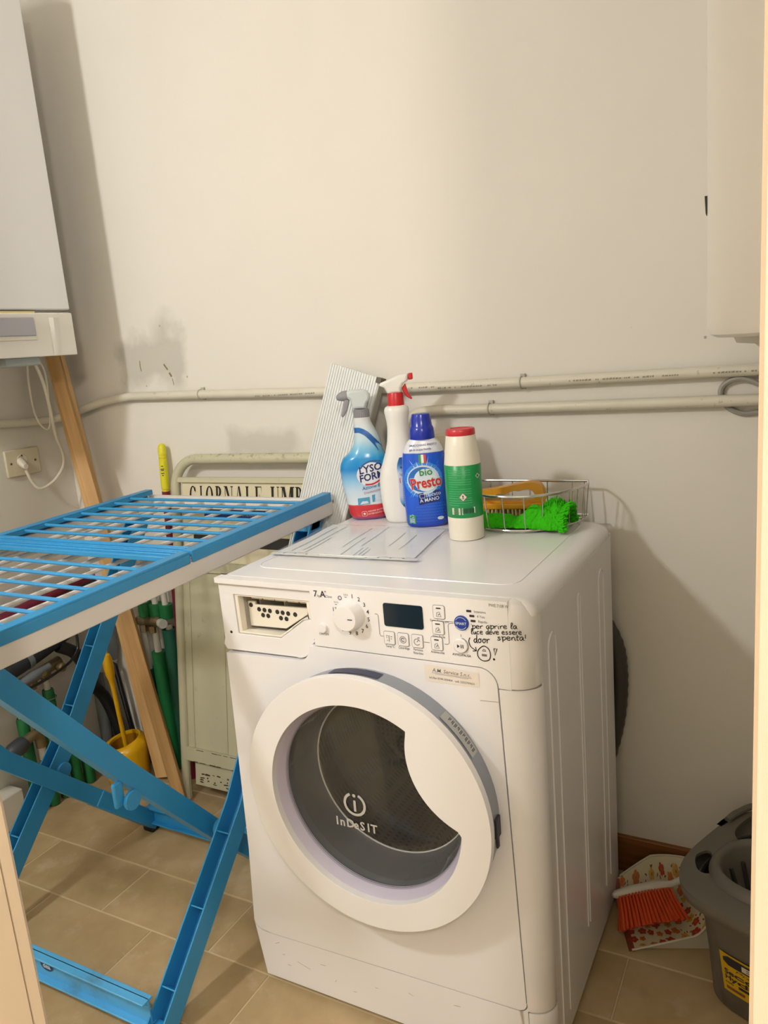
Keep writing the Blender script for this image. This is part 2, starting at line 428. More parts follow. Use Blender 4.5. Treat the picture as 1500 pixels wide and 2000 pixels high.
for (ya, yb, z0, z1) in ((.066, .108, .06, .775), (.247, .262, .12, .785), (.40, .44, .10, .78)):
    pts = [(WX, ya, z0)]+[(WX, ya, z0+(z1-z0)*k/6) for k in range(1, 6)]
    c = (ya+yb)/2; r = (yb-ya)/2
    pts += [(WX, c-r*math.cos(a), z1-r+r*math.sin(a)) for a in [PI*k/8 for k in range(9)]]+[(WX, yb, z0+(z1-z0)*k/6) for k in range(5, -1, -1)]
    obj('pressed_rib', MB().tube(pts, .0022, 6), M_white, wm)
# lid: rounded right and rear edges
def lid_ring(i, z):
    xa, xb, ya, yb, r = 0+i*.4, WX-i, .012+i*.2, WD-i*.5, max(.03-i*.3, .012)
    return [(x, y, z) for x, y in arcpts(xb-r*.6, ya+r*.4, r*.6, -PI/2, 0, 5, r*.4)+arcpts(xb-r, yb-r, r, 0, PI/2, 6)+arcpts(xa+.012, yb-.012, .012, PI/2, PI, 4)+arcpts(xa+.008, ya+.008, .008, PI, 1.5*PI, 4)]
prof = [(.004, .8255), (.0, .8265), (0, .829), (.0, .832), (.002, .838), (.0065, .8435), (.013, .8475), (.021, .8503), (.030, .8517), (.040, .852), (.055, .852)]
mb = MB(); mb.loft([lid_ring(i, z) for i, z in prof]); obj('lid', mb, M_white, wm, smooth=50)
# embossed line of the recessed worktop panel
rr = rrect(.035, .075, .545, .50, .03)
obj('lid_groove', MB().tube([(x, y, .8519) for x, y in rr], .0012, 6, closed=True), M_white, wm)
# front panel with the round opening
hole = arcpts(.303, .492, .196, 0, 2*PI, 64)[:-1]
front_outer = ([(.008, .708)]+[(.160, .711)]+arcpts(.165, .741, .030, -PI/2, 0, 6)[1:]+[(.197, .7425)]
               +[(.500, .7415)]+arcpts(.505, .712, .0295, PI/2, 0, 8)+[(.553, .150)]+arcpts(.538, .150, .016, 0, -PI/2, 5)
               +[(.030, .116)]+arcpts(.010, .140, .022, -PI/2, -PI, 5)+[(-.002, .3)])
front_outer = [p for i, p in enumerate(front_outer)]
obj('front_panel', MB().plate([front_outer, hole], FP, -.001, .020), M_white, wm, .0025)
# kick plate under it
kick = [(-.013, .136)]+arcpts(.010, .137, .0235, -PI, -PI/2, 5)+[(.538, .1315)]+arcpts(.538, .149, .0175, -PI/2, 0, 5)+[(.556, .016), (.004, .014)]
obj('kick_plate', MB().plate([kick], FP, 0, .020), M_white, wm, .002)
# control panel
ctrl = [(.2075, .7445)]+[(.500, .7435)]+arcpts(.505, .712, .0315, PI/2, 0, 8)+[(.557, .7115), (.557, .8515), (.0015, .8515), (.0015, .842), (.2075, .842)]
obj('control_panel', MB().plate([ctrl], FP, -.001, .020), M_whitep, wm, .002)
# curved right-hand corner pieces
def corner(name, zs, mtl, x0=.5555):
    mb = MB(); rings = []
    for z, ins in zs:
        if name == 'corner_strip': x0 = .5368+(.5552-.5368)*(.712-z)/.562 if z > .15 else .5552
        ring = [(x0+(.595-x0-ins)*math.sin(t), -.001+.036*(1-math.cos(t))+ins*.25, z) for t in [PI/2*k/10 for k in range(11)]]
        ring += [(.591-ins, .036+ins*.25, z), (x0, .018, z)]
        rings.append(ring)
    mb.loft(rings); return obj(name, mb, mtl, wm, smooth=40)
corner('control_corner', [(.713, .002), (.715, 0), (.81, 0), (.826, .0), (.834, .003), (.842, .009), (.848, .017), (.8515, .030)], M_whitep, .5572)
corner('corner_strip', [(.137, .001), (.139, 0), (.45, 0), (.708, 0), (.710, .001)], M_white, .5545)
corner('kick_corner', [(.016, 0), (.02, 0), (.10, 0), (.132, 0), (.134, .001)], M_white, .557)
# detergent drawer housing, its front is missing: cream box, perforated plate and ribs show
hs = [(.003, .840), (.003, .735), (-.001, .722), (.006, .712), (.160, .7145)]+arcpts(.165, .744, .0305, -PI/2, -.1, 6)+[(.2055, .750), (.2055, .840)]
opening = [(.035, .8205), (.036, .7455), (.131, .7465), (.185, .7845), (.2000, .7880), (.2000, .8205)]
dr = obj('drawer_housing', MB().plate([hs, opening], FP, .006, .020), M_whitep, wm, .002)
def shrink(poly, k, c=(.118, .787)): return [(c[0]+(x-c[0])*k, c[1]+(y-c[1])*k) for x, y in poly]
obj('drawer_lip', MB().plate([shrink(opening, .985), shrink(opening, .90)], FP, .008, .024), M_cream, dr, .001)
mb = MB(); o1 = shrink(opening, .985)
mb.loft([[(x, y, z) for x, z in o1] for y in (.022, .16)], cap0=False)
obj('drawer_well', mb, M_cream, dr)
pl = [(.047, .753), (.127, .755), (.180, .788), (.196, .792), (.196, .801), (.182, .802), (.182, .798), (.063, .795), (.063, .801), (.047, .801)]
obj('perforated_plate', MB().plate([pl], FP, .030, .036), M_cream, dr, .001)
for (u, v) in ((.071, .787), (.083, .7865), (.095, .786), (.1115, .7855), (.123, .785), (.135, .7845), (.150, .784), (.0785, .7765), (.090, .776), (.118, .7745), (.130, .774), (.0535, .794), (.187, .796)):
    obj('plate_hole', MB().lathe([(.0044, 0), (.0040, .0007)], (u, .0298, v), (0, -1, 0), 14), M_dark, dr)
for k in range(5):
    u = .056+k*.0265
    obj('well_rib', MB().box((u, .030, .806), (u+.0245, .05, .815)), M_cream, dr, .001)
for u in (.063, .118, .182): obj('well_divider', MB().box((u-.001, .045, .757), (u+.001, .15, .812)), M_cream, dr)
for u, v, r in ((.020, .747, .003), (.2035, .752, .0018)): obj('screw', MB().lathe([(r, 0), (r*.7, .001)], (u, .0062, v), (0, -1, 0), 12), M_black, dr)
obj('housing_ledge', MB().box((.006, .003, .8385), (.2045, .012, .8415)), M_whitep, wm, .001)
obj('gap_strip', MB().box((.012, .0095, .834), (.205, .019, .8375)), M_cream, wm)  # cream plastic strip set back in the gap under the ledge
# feet
for x, y in ((.05, .06), (.545, .06), (.05, .46), (.545, .46)):
    obj('foot', MB().lathe([(.022, 0), (.022, .006), (.012, .009), (.012, .02)], (x, y, 0), seg=20), M_black, wm)
# ---- door
DC = (.303, .492)
def ringp(r, a): return (DC[0]+r*math.cos(a), DC[1]+r*math.sin(a))
BC, BR, IR = (.525, .609), .1305, .1795
inner = []
a_hit = []
N = 180
for k in range(N):
    a = 2*PI*k/N; p = ringp(IR, a)
    if math.hypot(p[0]-BC[0], p[1]-BC[1]) > BR: inner.append((a, p))
# rotate so the list starts just after the bite, then add the bite arc
gaps = [(inner[(i+1) % len(inner)][0]-inner[i][0]) % (2*PI) for i in range(len(inner))]
gi = gaps.index(max(gaps)); inner = inner[gi+1:]+inner[:gi+1]
pA, pB = inner[-1][1], inner[0][1]
aA = math.atan2(pA[1]-BC[1], pA[0]-BC[0]); aB = math.atan2(pB[1]-BC[1], pB[0]-BC[0])
if aA < 0: aA += 2*PI
if aB < 0: aB += 2*PI
bite = [(BC[0]+BR*math.cos(aA+(aB-aA)*k/24), BC[1]+BR*math.sin(aA+(aB-aA)*k/24)) for k in range(1, 24)]
inner_poly = [p for a, p in inner]+bite
door = obj('door_ring', MB().plate([[ringp(.229, 2*PI*k/96) for k in range(96)], inner_poly], FP, -.056, -.042), M_whitep, wm, .0035, seg=3)
obj('door_side', MB().lathe([(.2265, .010), (.2255, .0)], (DC[0], -.0435, DC[1]), (0, -1, 0), 72, False, False), M_whitep, door)
mb = MB(); mb.lathe([(.2225, .0), (.224, .010), (.2255, .042), (.19, .042), (.19, 0)], (DC[0], -.0005, DC[1]), (0, -1, 0), 80, False, False)
obj('door_base', mb, M_ringgray, wm)
mb = MB(); mb.lathe([(.1805, .045), (.177, .040), (.170, .026), (.1685, .022)], (DC[0], 0, DC[1]), (0, -1, 0), 80, False, False)
obj('inner_ring', mb, M_lilac, door)
M_glass = glassy('door_glass', (.42, .45, .47), .40, '#8f9296', 1.6, .05)
mb = MB(); mb.lathe([(.1690, -.024), (.1675, -.010), (.1645, .020), (.1615, .044), (.155, .053)], (DC[0], 0, DC[1]), (0, 1, 0), 80, False, False)
obj('glass_bowl', mb, M_glass, door)
obj('bowl_highlight', MB().tube([(DC[0]+.1535*math.cos(a), .0525, DC[1]+.1535*math.sin(a)) for a in [2*PI*k/72 for k in range(72)]], .0016, 6, closed=True), mat('edge_highlight', '#c9cccc', .12), door)  # pale ring paints a bright highlight along the bowl's bottom edge
obj('bowl_bottom', MB().lathe([(.155, .053), (.152, .0555), (.142, .057), (.10, .060), (.001, .061)], (DC[0], 0, DC[1]), (0, 1, 0), 80, False, False), glassy('bowl_glass', (.66, .66, .64), .04, '#8f9496', 1.6, .03), door)
M_clear = glassy('door_window', (.88, .88, .88), .03, '#a8acae', 1.5, .02)
mb = MB(); mb.lathe([(.1705, 0), (.15, .003), (.11, .006), (.06, .0078), (.001, .0085)], (DC[0], -.0275, DC[1]), (0, -1, 0), 72, False, False)
obj('window_cover', mb, M_clear, door)
obj('gasket', MB().lathe([(.195, .0), (.182, .012), (.176, .03), (.182, .055), (.198, .07), (.205, .07)], (DC[0], .004, DC[1]), (0, 1, 0), 64, False, False), mat('gasket_rubber', '#55585b', .6), wm)
q = NT('drum_steel'); sep = q.xyz()
ang = q.math('ARCTAN2', sep[0], sep[2])
def dots(u, v, nu, nv, r):
    fu = q.math('SUBTRACT', q.math('FRACT', q.math('MULTIPLY', u, nu)), .5); fv = q.math('SUBTRACT', q.math('FRACT', q.math('MULTIPLY', v, nv)), .5)
    d = q.math('SQRT', q.math('ADD', q.math('MULTIPLY', fu, fu), q.math('MULTIPLY', fv, fv))); return q.math('LESS_THAN', d, r)
d1 = dots(ang, sep[1], 22., 95., .27)
cc = q.mix(d1, '#7d7266', '#15110f')
M_drum = q.done(cc, .32, .75)
q = NT('drum_back_steel'); sep = q.xyz(); cc = q.mix(dots(sep[0], sep[2], 85., 85., .26), '#6d645a', '#120f0d'); M_drumb = q.done(cc, .35, .7)
drum = MB(); drum.lathe([(.205, .072), (.235, .082), (.238, .10), (.238, .38)], (DC[0], 0, DC[1]), (0, 1, 0), 64, False, False)
dd = obj('drum', drum, M_drum, wm)
obj('drum_back', MB().lathe([(.239, .378), (.14, .372), (.05, .36), (.001, .358)], (DC[0], 0, DC[1]), (0, 1, 0), 48, False, False), M_drumb, dd)
for k in range(3):
    a = 2*PI*k/3+.62
    ca, sa = math.cos(a), math.sin(a); rings = []
    for y, h in ((.10, .012), (.16, .045), (.30, .05), (.37, .03)):
        rings.append([(DC[0]+ca*rr-sa*t, y, DC[1]+sa*rr+ca*t) for rr, t in ((.237, -.035), (.237-h, -.010), (.237-h, .010), (.237, .035))])
    obj('drum_paddle', MB().loft(rings), M_drum, dd)
# logo printed on the glass
M_logo = mat('logo_print', '#b9b6b2', .5)
fnl = lambda u, v: (u, -.0375, v)
mb = MB(); LC = (.279, .4795)
mb.ribbon(arcpts(LC[0], LC[1], .0195, PI/2+.42, PI/2+2*PI-.42, 30), .0048, fnl)
mb.ribbon([(LC[0], LC[1]+.0075), (LC[0], LC[1]-.0135)], .0046, fnl)
mb.disc(fnl, LC[0], LC[1]+.0165, .0032, .0032, 12, 1)
for ch, u in (('I', .2375), ('n', .2455), ('D', .2585), ('e', .273), ('S', .2855), ('I', .2995), ('T', .3065)):
    mb.text(ch, .0225, u, .4330, fnl, bold=.022, sx=.95)
obj('logo', mb, M_logo, door)
# stickers and lettering on the door rim
mb = MB()
for k in range(30):
    a = math.radians(47-k*.55)
    if k % 3 != 2:
        mb.add([(DC[0]+r*math.cos(b), y, DC[1]+r*math.sin(b)) for r, y, b in ((.2257, -.012, a), (.2262, -.030, a), (.2262, -.030, a-.006), (.2257, -.012, a-.006))], [(0, 1, 2, 3)])
obj('rim_barcode', mb, M_ink, wm)
mb = MB(); mb.add([(DC[0]+(.2254+.0012*t)*math.cos(math.radians(b)), -.008-.024*t, DC[1]+(.2254+.0012*t)*math.sin(math.radians(b))) for t in (0, 1) for b in (50, 46, 42, 38, 34, 30)], [(i, i+1, i+7, i+6) for i in range(5)])
obj('rim_sticker', mb, mat('rim_sticker_silver', '#a7a9a6', .4), wm)
mb = MB(); mb.add([(DC[0]+(.2252+.0014*t)*math.cos(math.radians(b)), -.010-.022*t, DC[1]+(.2252+.0014*t)*math.sin(math.radians(b))) for t in (0, 1) for b in (104, 100, 96, 92, 88, 84, 80)], [(i, i+1, i+8, i+7) for i in range(6)])
obj('rim_label', mb, mat('rim_label_blue', '#1c2144', .4), wm)
obj('latch', MB().box((DC[0]+.2235, -.030, DC[1]-.022), (DC[0]+.2285, -.012, DC[1]+.012)).box((DC[0]+.2235, -.026, DC[1]-.04), (DC[0]+.2275, -.018, DC[1]-.022)), M_ink, wm, .001)

# ---- controls
knobc = (.2865, .8075)
obj('program_dial', MB().lathe([(.0250, 0), (.0250, .003), (.0238, .005), (.0222, .020), (.0203, .023), (.001, .0235)], (knobc[0], -.001, knobc[1]), (0, -1, 0), 48), M_whitep, wm)
obj('dial_mark', MB().box((knobc[0]+.006, -.0252, knobc[1]-.0006), (knobc[0]+.0145, -.024, knobc[1]+.0006)), M_ink, wm)
obj('power_button', MB().lathe([(.0085, 0), (.0085, .004), (.0075, .0055), (.001, .006)], (.2285, -.001, .779), (0, -1, 0), 28), M_whitep, wm)
obj('display', MB().plate([rrect(.3475, .7945, .4175, .8335, .004)], FP, -.0022, .002), mat('display_glass', '#0c2433', .12, var=.08), wm, .0006)
def ff(y): return lambda u, v: (u, y, v)
fp = ff(-.0014)
def button(u, v, w=.0185, h=.021):
    b = obj('button', MB().plate([rrect(u-w/2, v-h/2, u+w/2, v+h/2, .0022, 3)], FP, -.0026, .0), M_whitep, wm, .0006)
    obj('button_outline', MB().ribbon(rrect(u-w/2-.0006, v-h/2-.0008, u+w/2+.001, v+h/2+.0004, .003, 3), .0009, fp, True), M_grayink, b)
    return b
BT = [(.3545, .7745), (.3795, .7742), (.4045, .7742), (.4455, .8265), (.4425, .8005), (.4385, .7740)]
mbi = MB(); f2 = ff(-.0030)
for k, (u, v) in enumerate(BT):
    button(u, v)
    if k >= 3: mbi.add([f2(u+a, v+b+.0065) for a, b in ((-.004, -.001), (.004, -.001), (.004, .001), (-.004, .001))], [(0, 1, 2, 3)])
icons = MB()
u, v = BT[0]
for a, b, c_, d in ((-.005, .004, -.002, .004), (-.005, .001, -.003, .001), (.0, .005, .0, -.006), (.003, .003, .006, .003), (.003, -.001, .005, -.001), (-.004, -.004, -.002, -.004)): icons.ribbon([(u+a, v+b), (u+c_, v+d)], .0011, f2)
u, v = BT[1]; icons.ribbon(arcpts(u, v, .0055, 0, 2*PI, 18)[:-1], .001, f2, True).ribbon(arcpts(u, v, .0028, .4, 5.6, 12), .0016, f2)
u, v = BT[2]; icons.ribbon(arcpts(u, v-.001, .0052, .2, 2*PI-.6, 18), .001, f2).ribbon([(u, v-.001), (u+.003, v+.003)], .0012, f2).ribbon([(u+.001, v+.006), (u+.005, v+.0065)], .0014, f2)
for k in (3, 4, 5):
    u, v = BT[k]; icons.ribbon([(u-.004, v-.007), (u-.003, v-.001), (u+.001, v+.001), (u+.004, v-.007)], .001, f2, True).ribbon([(u-.001, v-.005), (u+.002, v-.002)], .0013, f2)
obj('button_icons', icons, M_grayink, wm); obj('button_lamps', mbi, M_ink, wm)
sb = obj('smart_button', MB().lathe([(.0118, 0), (.0118, .002), (.0108, .003), (.001, .0032)], (.4825, -.001, .8125), (0, -1, 0), 40), mat('button_blue', '#1d3f98', .3), wm)
mb = MB().text('SMART', .0058, .4825, .8104, ff(-.0046), 'CENTER', .02); mb.ribbon(arcpts(.4825, .8125, .0095, .5, PI-.5, 14), .0008, ff(-.0046)); mb.ribbon(arcpts(.4825, .8125, .0095, PI+.5, 2*PI-.5, 14), .0008, ff(-.0046))
obj('smart_lettering', mb, mat('print_pale', '#c9d4ee', .5), sb)
pb = obj('start_button', MB().lathe([(.0115, 0), (.0115, .003), (.0103, .004), (.001, .0042)], (.479, -.001, .7755), (0, -1, 0), 36), M_whitep, wm)
mb = MB(); f3 = ff(-.0056)
mb.add([f3(.4742, .7785), f3(.4742, .7725), f3(.4785, .7755)], [(0, 1, 2)])
for a in (.4803, .4832): mb.add([f3(a, .7725), f3(a+.0013, .7725), f3(a+.0013, .7785), f3(a, .7785)], [(0, 1, 2, 3)])
obj('start_symbol', mb, M_ink, pb)
ti = MB(); tg = MB()
ti.text('7', .0155, .2152, .8335, fp, bold=.01); tg.text('kg', .006, .2225, .8335, fp); ti.text('A', .0155, .2285, .8335, fp, bold=.02); ti.text('+', .006, .2375, .8415, fp, bold=.02); tg.text('Class', .0062, .2385, .8335, fp)
for k, lab in enumerate(['1', '2', '3', '4', '5', '6', '7', '8', '9', '10', '11', '12', '13']):
    a = math.radians(82-k*22.8); r = .0325
    ti.text(lab, .0098, knobc[0]+r*math.cos(a), knobc[1]+r*math.sin(a)-.0034, fp, 'CENTER', .012)
for k, a in enumerate((147, 125.5, 104)):
    u, v = knobc[0]+.0335*math.cos(math.radians(a)), knobc[1]+.0335*math.sin(math.radians(a))
    if k == 1: tg.ribbon(arcpts(u, v, .0032, 0, 2*PI, 12)[:-1], .0016, fp, True)
    else:
        for d in (-.003, 0, .003): tg.ribbon([(u+d, v+.0025), (u+d+.001, v-.0005)], .0009, fp)
        tg.ribbon([(u-.002, v-.003), (u+.002, v-.003)], .0011, fp)
tg.text('ON/OFF', .0055, .2285, .7655, fp, 'CENTER')
for (u, v), lab in zip(BT, ['Temp°C', 'Centrifuga', 'Partenza', 'Extra Risciacquo', 'Stiro Facile', 'Antimacchia']):
    tg.text(lab, .0058, u, v-.0165, fp, 'CENTER', .008, sx=.82)
tg.text('Ritardata', .0058, BT[2][0], BT[2][1]-.0222, fp, 'CENTER', .008, sx=.82)
ti.text('AVVIO/PAUSA', .0058, .479, .7575, fp, 'CENTER', .01, sx=.85)
for k, (lab, u, v) in enumerate((('Intensivo', .4955, .8325), ('4 You', .5000, .8250), ('Rapido', .5015, .8172))):
    tg.text(lab, .0062, u+.008, v-.002, fp, sx=.85); ti.add([fp(u-.004+a, v+b) for a, b in ((0, -.0018), (.008, -.0018), (.008, .0018), (0, .0018))], [(0, 1, 2, 3)])
tg.text('PWE 7108 W', .0068, .528, .8425, fp, sx=.8)
tg.ribbon([(.331, .813), (.335, .813), (.337, .811), (.337, .779), (.339, .776), (.344, .776)], .0009, fp)
tg.ribbon([(.416, .774), (.426, .774)], .0009, fp)
tg.ribbon([(.4515, .7745), (.457, .7745), (.4595, .777), (.4595, .806), (.4615, .8095), (.4690, .8105)], .0009, fp)
tg.ribbon([(.456, .8125), (.469, .8125)], .0008, fp); tg.ribbon([(.480, .7935), (.480, .789)], .0009, fp)
tg.ribbon(arcpts(.479, .7755, .0122, -2.2, 1.4, 18), .0009, fp)
obj('panel_print_dark', ti, M_ink, wm); obj('panel_print_grey', tg, M_grayink, wm)
# handwritten marker note
ST = {'p': [[(0, .55), (.05, .6), (.1, -.35)], [(.08, .35), (.2, .58), (.4, .5), (.38, .15), (.2, .02), (.1, .12)]],
 'e': [[(.02, .28), (.35, .36), (.3, .56), (.12, .55), (.02, .3), (.1, .05), (.3, .02), (.42, .12)]],
 'r': [[(.02, .55), (.08, .0)], [(.06, .3), (.2, .52), (.38, .5)]],
 'a': [[(.38, .48), (.2, .58), (.02, .35), (.06, .05), (.22, .05), (.38, .45), (.36, .1), (.5, .04)]],
 'i': [[(.08, .52), (.08, .05), (.2, .03)], [(.12, .78), (.13, .82)]],
 'l': [[(.02, .2), (.25, .8), (.22, 1.05), (.1, .95), (.08, .1), (.25, .04)]],
 'u': [[(.02, .52), (.04, .1), (.2, .04), (.34, .5), (.36, .06), (.48, .06)]],
 'c': [[(.36, .48), (.2, .56), (.03, .32), (.1, .04), (.38, .08)]],
 'd': [[(.34, .45), (.15, .5), (.03, .22), (.16, .0), (.34, .3), (.4, 1.05)], [(.4, 1.05), (.36, .1), (.5, .03)]],
 'v': [[(.02, .52), (.18, .04), (.38, .55), (.5, .48)]],
 's': [[(.36, .5), (.15, .54), (.12, .36), (.33, .22), (.26, .02), (.02, .06)]],
 'n': [[(.03, .5), (.06, .0)], [(.05, .3), (.2, .52), (.34, .42), (.36, .04), (.48, .04)]],
 't': [[(.14, .9), (.1, .1), (.26, .03)], [(.0, .56), (.34, .6)]],
 'o': [[(.2, .54), (.03, .3), (.16, .02), (.36, .2), (.3, .5), (.16, .54), (.44, .5)]],
 '!': [[(.12, 1.0), (.1, .32)], [(.09, .03), (.1, .0)]], "'": [[(.05, .9), (.08, .8)]]}
ADV = {'i': .28, 'l': .34, '!': .3, ' ': .36, 't': .36, "'": .14, 'r': .42}
note = MB(); fm = ff(-.0016)
def hand(txt, u, v, h, w=.0013, slope=0., sx=1.):
    u_ = u
    for ch in txt:
        for st in ST.get(ch, []):
            p = [(q_.x, q_.y) for q_ in smoothpath([(x, y, 0) for x, y in st], 4)]
            note.ribbon([(u+x*h*sx, v+(u+x*h*sx-u_)*slope+y*h) for x, y in p], w, fm)
        u += ADV.get(ch, .5)*h*sx
hand("'per aprire la", .4975, .8045, .0088, .0012, .097, 1.46)
hand('luce deve essere', .4970, .7957, .0086, .0012, .095, 1.26)
hand('spenta!', .5385, .7905, .0092, .0013, .10, 1.62)
hand('door', .5005, .7825, .0122, .0014, .06, 1.14)
note.ribbon([(p.x, p.y) for p in smoothpath([(.4945, .790, 0), (.4925, .783, 0), (.4955, .775, 0), (.5035, .7700, 0)], 5)], .0014, fm)
note.ribbon([(.4980, .7685), (.5040, .7695), (.5030, .7755)], .0016, fm)
cir = smoothpath([(.5155, .7785, 0), (.5065, .770, 0), (.5065, .760, 0), (.5140, .7545, 0), (.5235, .757, 0), (.5265, .766, 0), (.5235, .775, 0)], 5, True)
note.ribbon([(p.x, p.y) for p in cir], .0015, fm, True)
note.ribbon([(.5320, .776), (.5375, .7765), (.5335, .7655), (.5325, .7755)], .0016, fm)
note.disc(fm, .5318, .7590, .0019, .0019, 10, 1)
obj('handwritten_note', note, M_marker, wm, label='note handwritten in black marker')
mb = MB(); mb.add([fm(.5165+a, .7638+b) for a, b in ((-.004, -.0018), (.004, -.0018), (.004, .0018), (-.004, .0018))], [(0, 1, 2, 3)])
mb.ribbon(arcpts(.5165, .7712, .0022, 0, PI, 8), .0009, fm).ribbon([(.5135, .7705), (.5195, .7705)], .0012, fm)
obj('lock_lamp', mb, M_grayink, wm)
# repair firm sticker
fs = lambda u, v: (.4135+u, -.0016, .7365-u*.02+v)
mb = MB().add([fs(a, b) for a, b in ((0, -.0285), (.092, -.0255), (.092, -.002), (0, 0))], [(0, 1, 2, 3)])
stk = obj('sticker', mb, mat('sticker_paper', '#e6ddd3', .6), wm)
fs2 = lambda u, v: (.4135+u, -.0019, .7365-u*.02+v)
mb = MB().text('A.M. Service S.n.c.', .0088, .046, -.0105, fs2, 'CENTER', .004, .15); mb.ribbon([(.012, -.0122), (.080, -.0122)], .0005, fs2); mb.ribbon([(.018, -.0138), (.074, -.0138)], .0004, fs2)
mb.text('tel./fax 0744.300404   cell. 3355709631', .0049, .046, -.0225, fs2, 'CENTER', .006)
obj('sticker_lettering', mb, M_grayink, stk)
# scuffs where the paint is chipped
mb = MB(); fk = ff(-.0016)
for u, v, l, a in ((.085, .070, .03, -.25), (.14, .083, .012, .1), (.035, .095, .012, .5), (.06, .055, .008, 0), (.17, .055, .006, .8), (.26, .075, .006, 0), (.33, .09, .01, -.4), (.05, .075, .006, .2), (.42, .098, .012, .1), (.21, .048, .008, .1), (.5, .085, .006, .3), (.505, .688, .030, .05)):
    mb.ribbon([(u, v), (u+l*math.cos(a), v+l*math.sin(a))], .0009, fk)
obj('paint_chips', mb, mat('chip_brown', '#a8978a', .7), wm)
mb = MB(); mb.ribbon([(.02, .124), (.12, .1205), (.25, .1235), (.40, .1235), (.53, .1240)], .0014, ff(.0008)); obj('seam_line', mb, mat('seam_brown', '#8a5d4c', .8), wm)  # thin brown line along the seam above the kick plate
# drain hose bulging out behind the machine
hp = smoothpath([(.50, .545, .70), (.545, .560, .655), (.585, .567, .58), (.596, .568, .51), (.592, .567, .42), (.575, .563, .33), (.54, .556, .22), (.46, .55, .10)], 8)
mb = MB(); rad = [.0165+(.0014 if i % 2 else 0) for i in range(len(hp))]; mb.tube(hp, rad, 14)
tag(obj('drain_hose', mb, mat('hose_grey', '#3d3b36', .5)), 'dark grey corrugated drain hose bulging out behind the washing machine', 'hose')
lamp('pendant_lamp', LAMP_POS, 2.75, 'white glass globe pendant hanging in front of the laundry alcove', glow('room_globe', LAMP_COL, LAMP_W))
lamp('pendant_lamp', HALL_POS, 2.75, 'warm white globe pendant hanging at the right side of the hall', glow('hall_globe', HALL_COL, HALL_W))

# ================================================================== clothes drying rack
q = NT('rack_blue'); c = q.mix(q.noise(5, 3), '#2888c2', '#3296d0')
M_blue = q.done(c, .38, 0, q.noise(90, 2), .05, .004)
q = NT('rack_blue_dirty'); xs = q.xyz()
dm = q.math('MULTIPLY', q.ramp(q.noise(9, 6, None, .7), [(.52, (0, 0, 0)), (.72, (1, 1, 1))]), .6)
M_blued = q.done(q.mix(dm, '#55abe2', '#5b6a6e'), .45)
M_rwhite = mat('rack_white', '#dcd8d4', .4, var=.02)
dr_ = thing('clothes_drying_rack', 'blue and white folding plastic clothes drying rack standing left of the washing machine', 'drying rack', (-.345, .01, 0))
RX0, RX1, RY0, RY1 = -.640, -.050, -.485, .496
def rz(y): return .8985+.022*y       # top of the blue wings
def wbeam(mb, xa, xb, ya, yb, za, zb, both=None):
    """box whose z follows the slight slope of the rack; za, zb relative to its top"""
    vs = [(x, y, rz(y)+z) for z in (za, zb) for x, y in ((xa, ya), (xb, ya), (xb, yb), (xa, yb))]
    mb.add(vs, [(0,3,2,1),(4,5,6,7),(0,1,5,4),(1,2,6,5),(2,3,7,6),(3,0,4,7)])
mb = MB()
for xa, xb in ((RX0, RX0+.010), (RX1-.010, RX1)): wbeam(mb, xa, xb, RY0, RY1, -.056, -.021)
for xa, xb in ((RX0+.010, RX0+.026), (RX1-.026, RX1-.010)): wbeam(mb, xa, xb, RY0, RY1, -.056, -.050)
for ya, yb in ((RY0, RY0+.012), (RY1-.004, RY1+.012)): wbeam(mb, RX0, RX1, ya, yb, -.052, -.018)
for xa in (RX0, RX1-.034): wbeam(mb, xa, xa+.034, RY1, RY1+.009, -.052, -.008 if xa > -.3 else -.022)
obj('frame', mb, M_rwhite, dr_, .003)
rod = None
for k in range(8):
    x = RX0+.056+k*.0683
    mb = MB(); mb.tube([(x, RY0+.01, rz(RY0)-.034), (x, RY1-.05, rz(RY1)-.034), (x, RY1-.012, rz(RY1)-.031), (x, RY1-.002, rz(RY1)-.040)], .0046, 8)
    if rod is None: rod = obj('white_rod', mb, M_rwhite, dr_); x_first = x
    else: copypart(rod, dr_, (x-x_first, 0, 0))
def wing(ya, yb, far):
    mb = MB()
    for xa, xb in ((RX0-.002, RX0+.022), (RX1-.020, RX1+.003)):
        wbeam(mb, xa, xb, ya, yb, -.005, .0); e = xa if xa < -.3 else xb-.004
        wbeam(mb, e, e+.004, ya, yb, -.0225, -.004)
        e = xb-.004 if xa < -.3 else xa
        wbeam(mb, e, e+.004, ya, yb, -.014, -.004)
    yi = (ya, ya+.030) if far else (yb-.034, yb)
    wbeam(mb, RX0, RX1, yi[0], yi[1], -.012, -.002)
    for t in ((.008, .016) if far else (.010, .024)): wbeam(mb, RX0+.02, RX1-.02, yi[0]+t, yi[0]+t+.003, -.003, .0008)
    if not far: wbeam(mb, RX0, RX1, ya, ya+.02, -.016, -.002)
    w = obj('wing', mb, M_blue, dr_, .0018)
    first = None
    for k in range(7):
        y = (ya+.085+k*.0535) if far else (yb-.092-k*.0535)
        if first is None:
            r = MB().tube([(RX0+.012, y, rz(y)-.006), (RX0+.03, y, rz(y)-.0075), (RX1-.03, y, rz(y)-.0075), (RX1-.01, y, rz(y)-.006)], .0038, 8)
            first = obj('blue_rod', r, M_blue, w); yf = y
        else: copypart(first, w, (0, y-yf, rz(y)-rz(yf)))
    return w
wing(.004, RY1-.006, True); wing(RY0+.004, -.002, False)
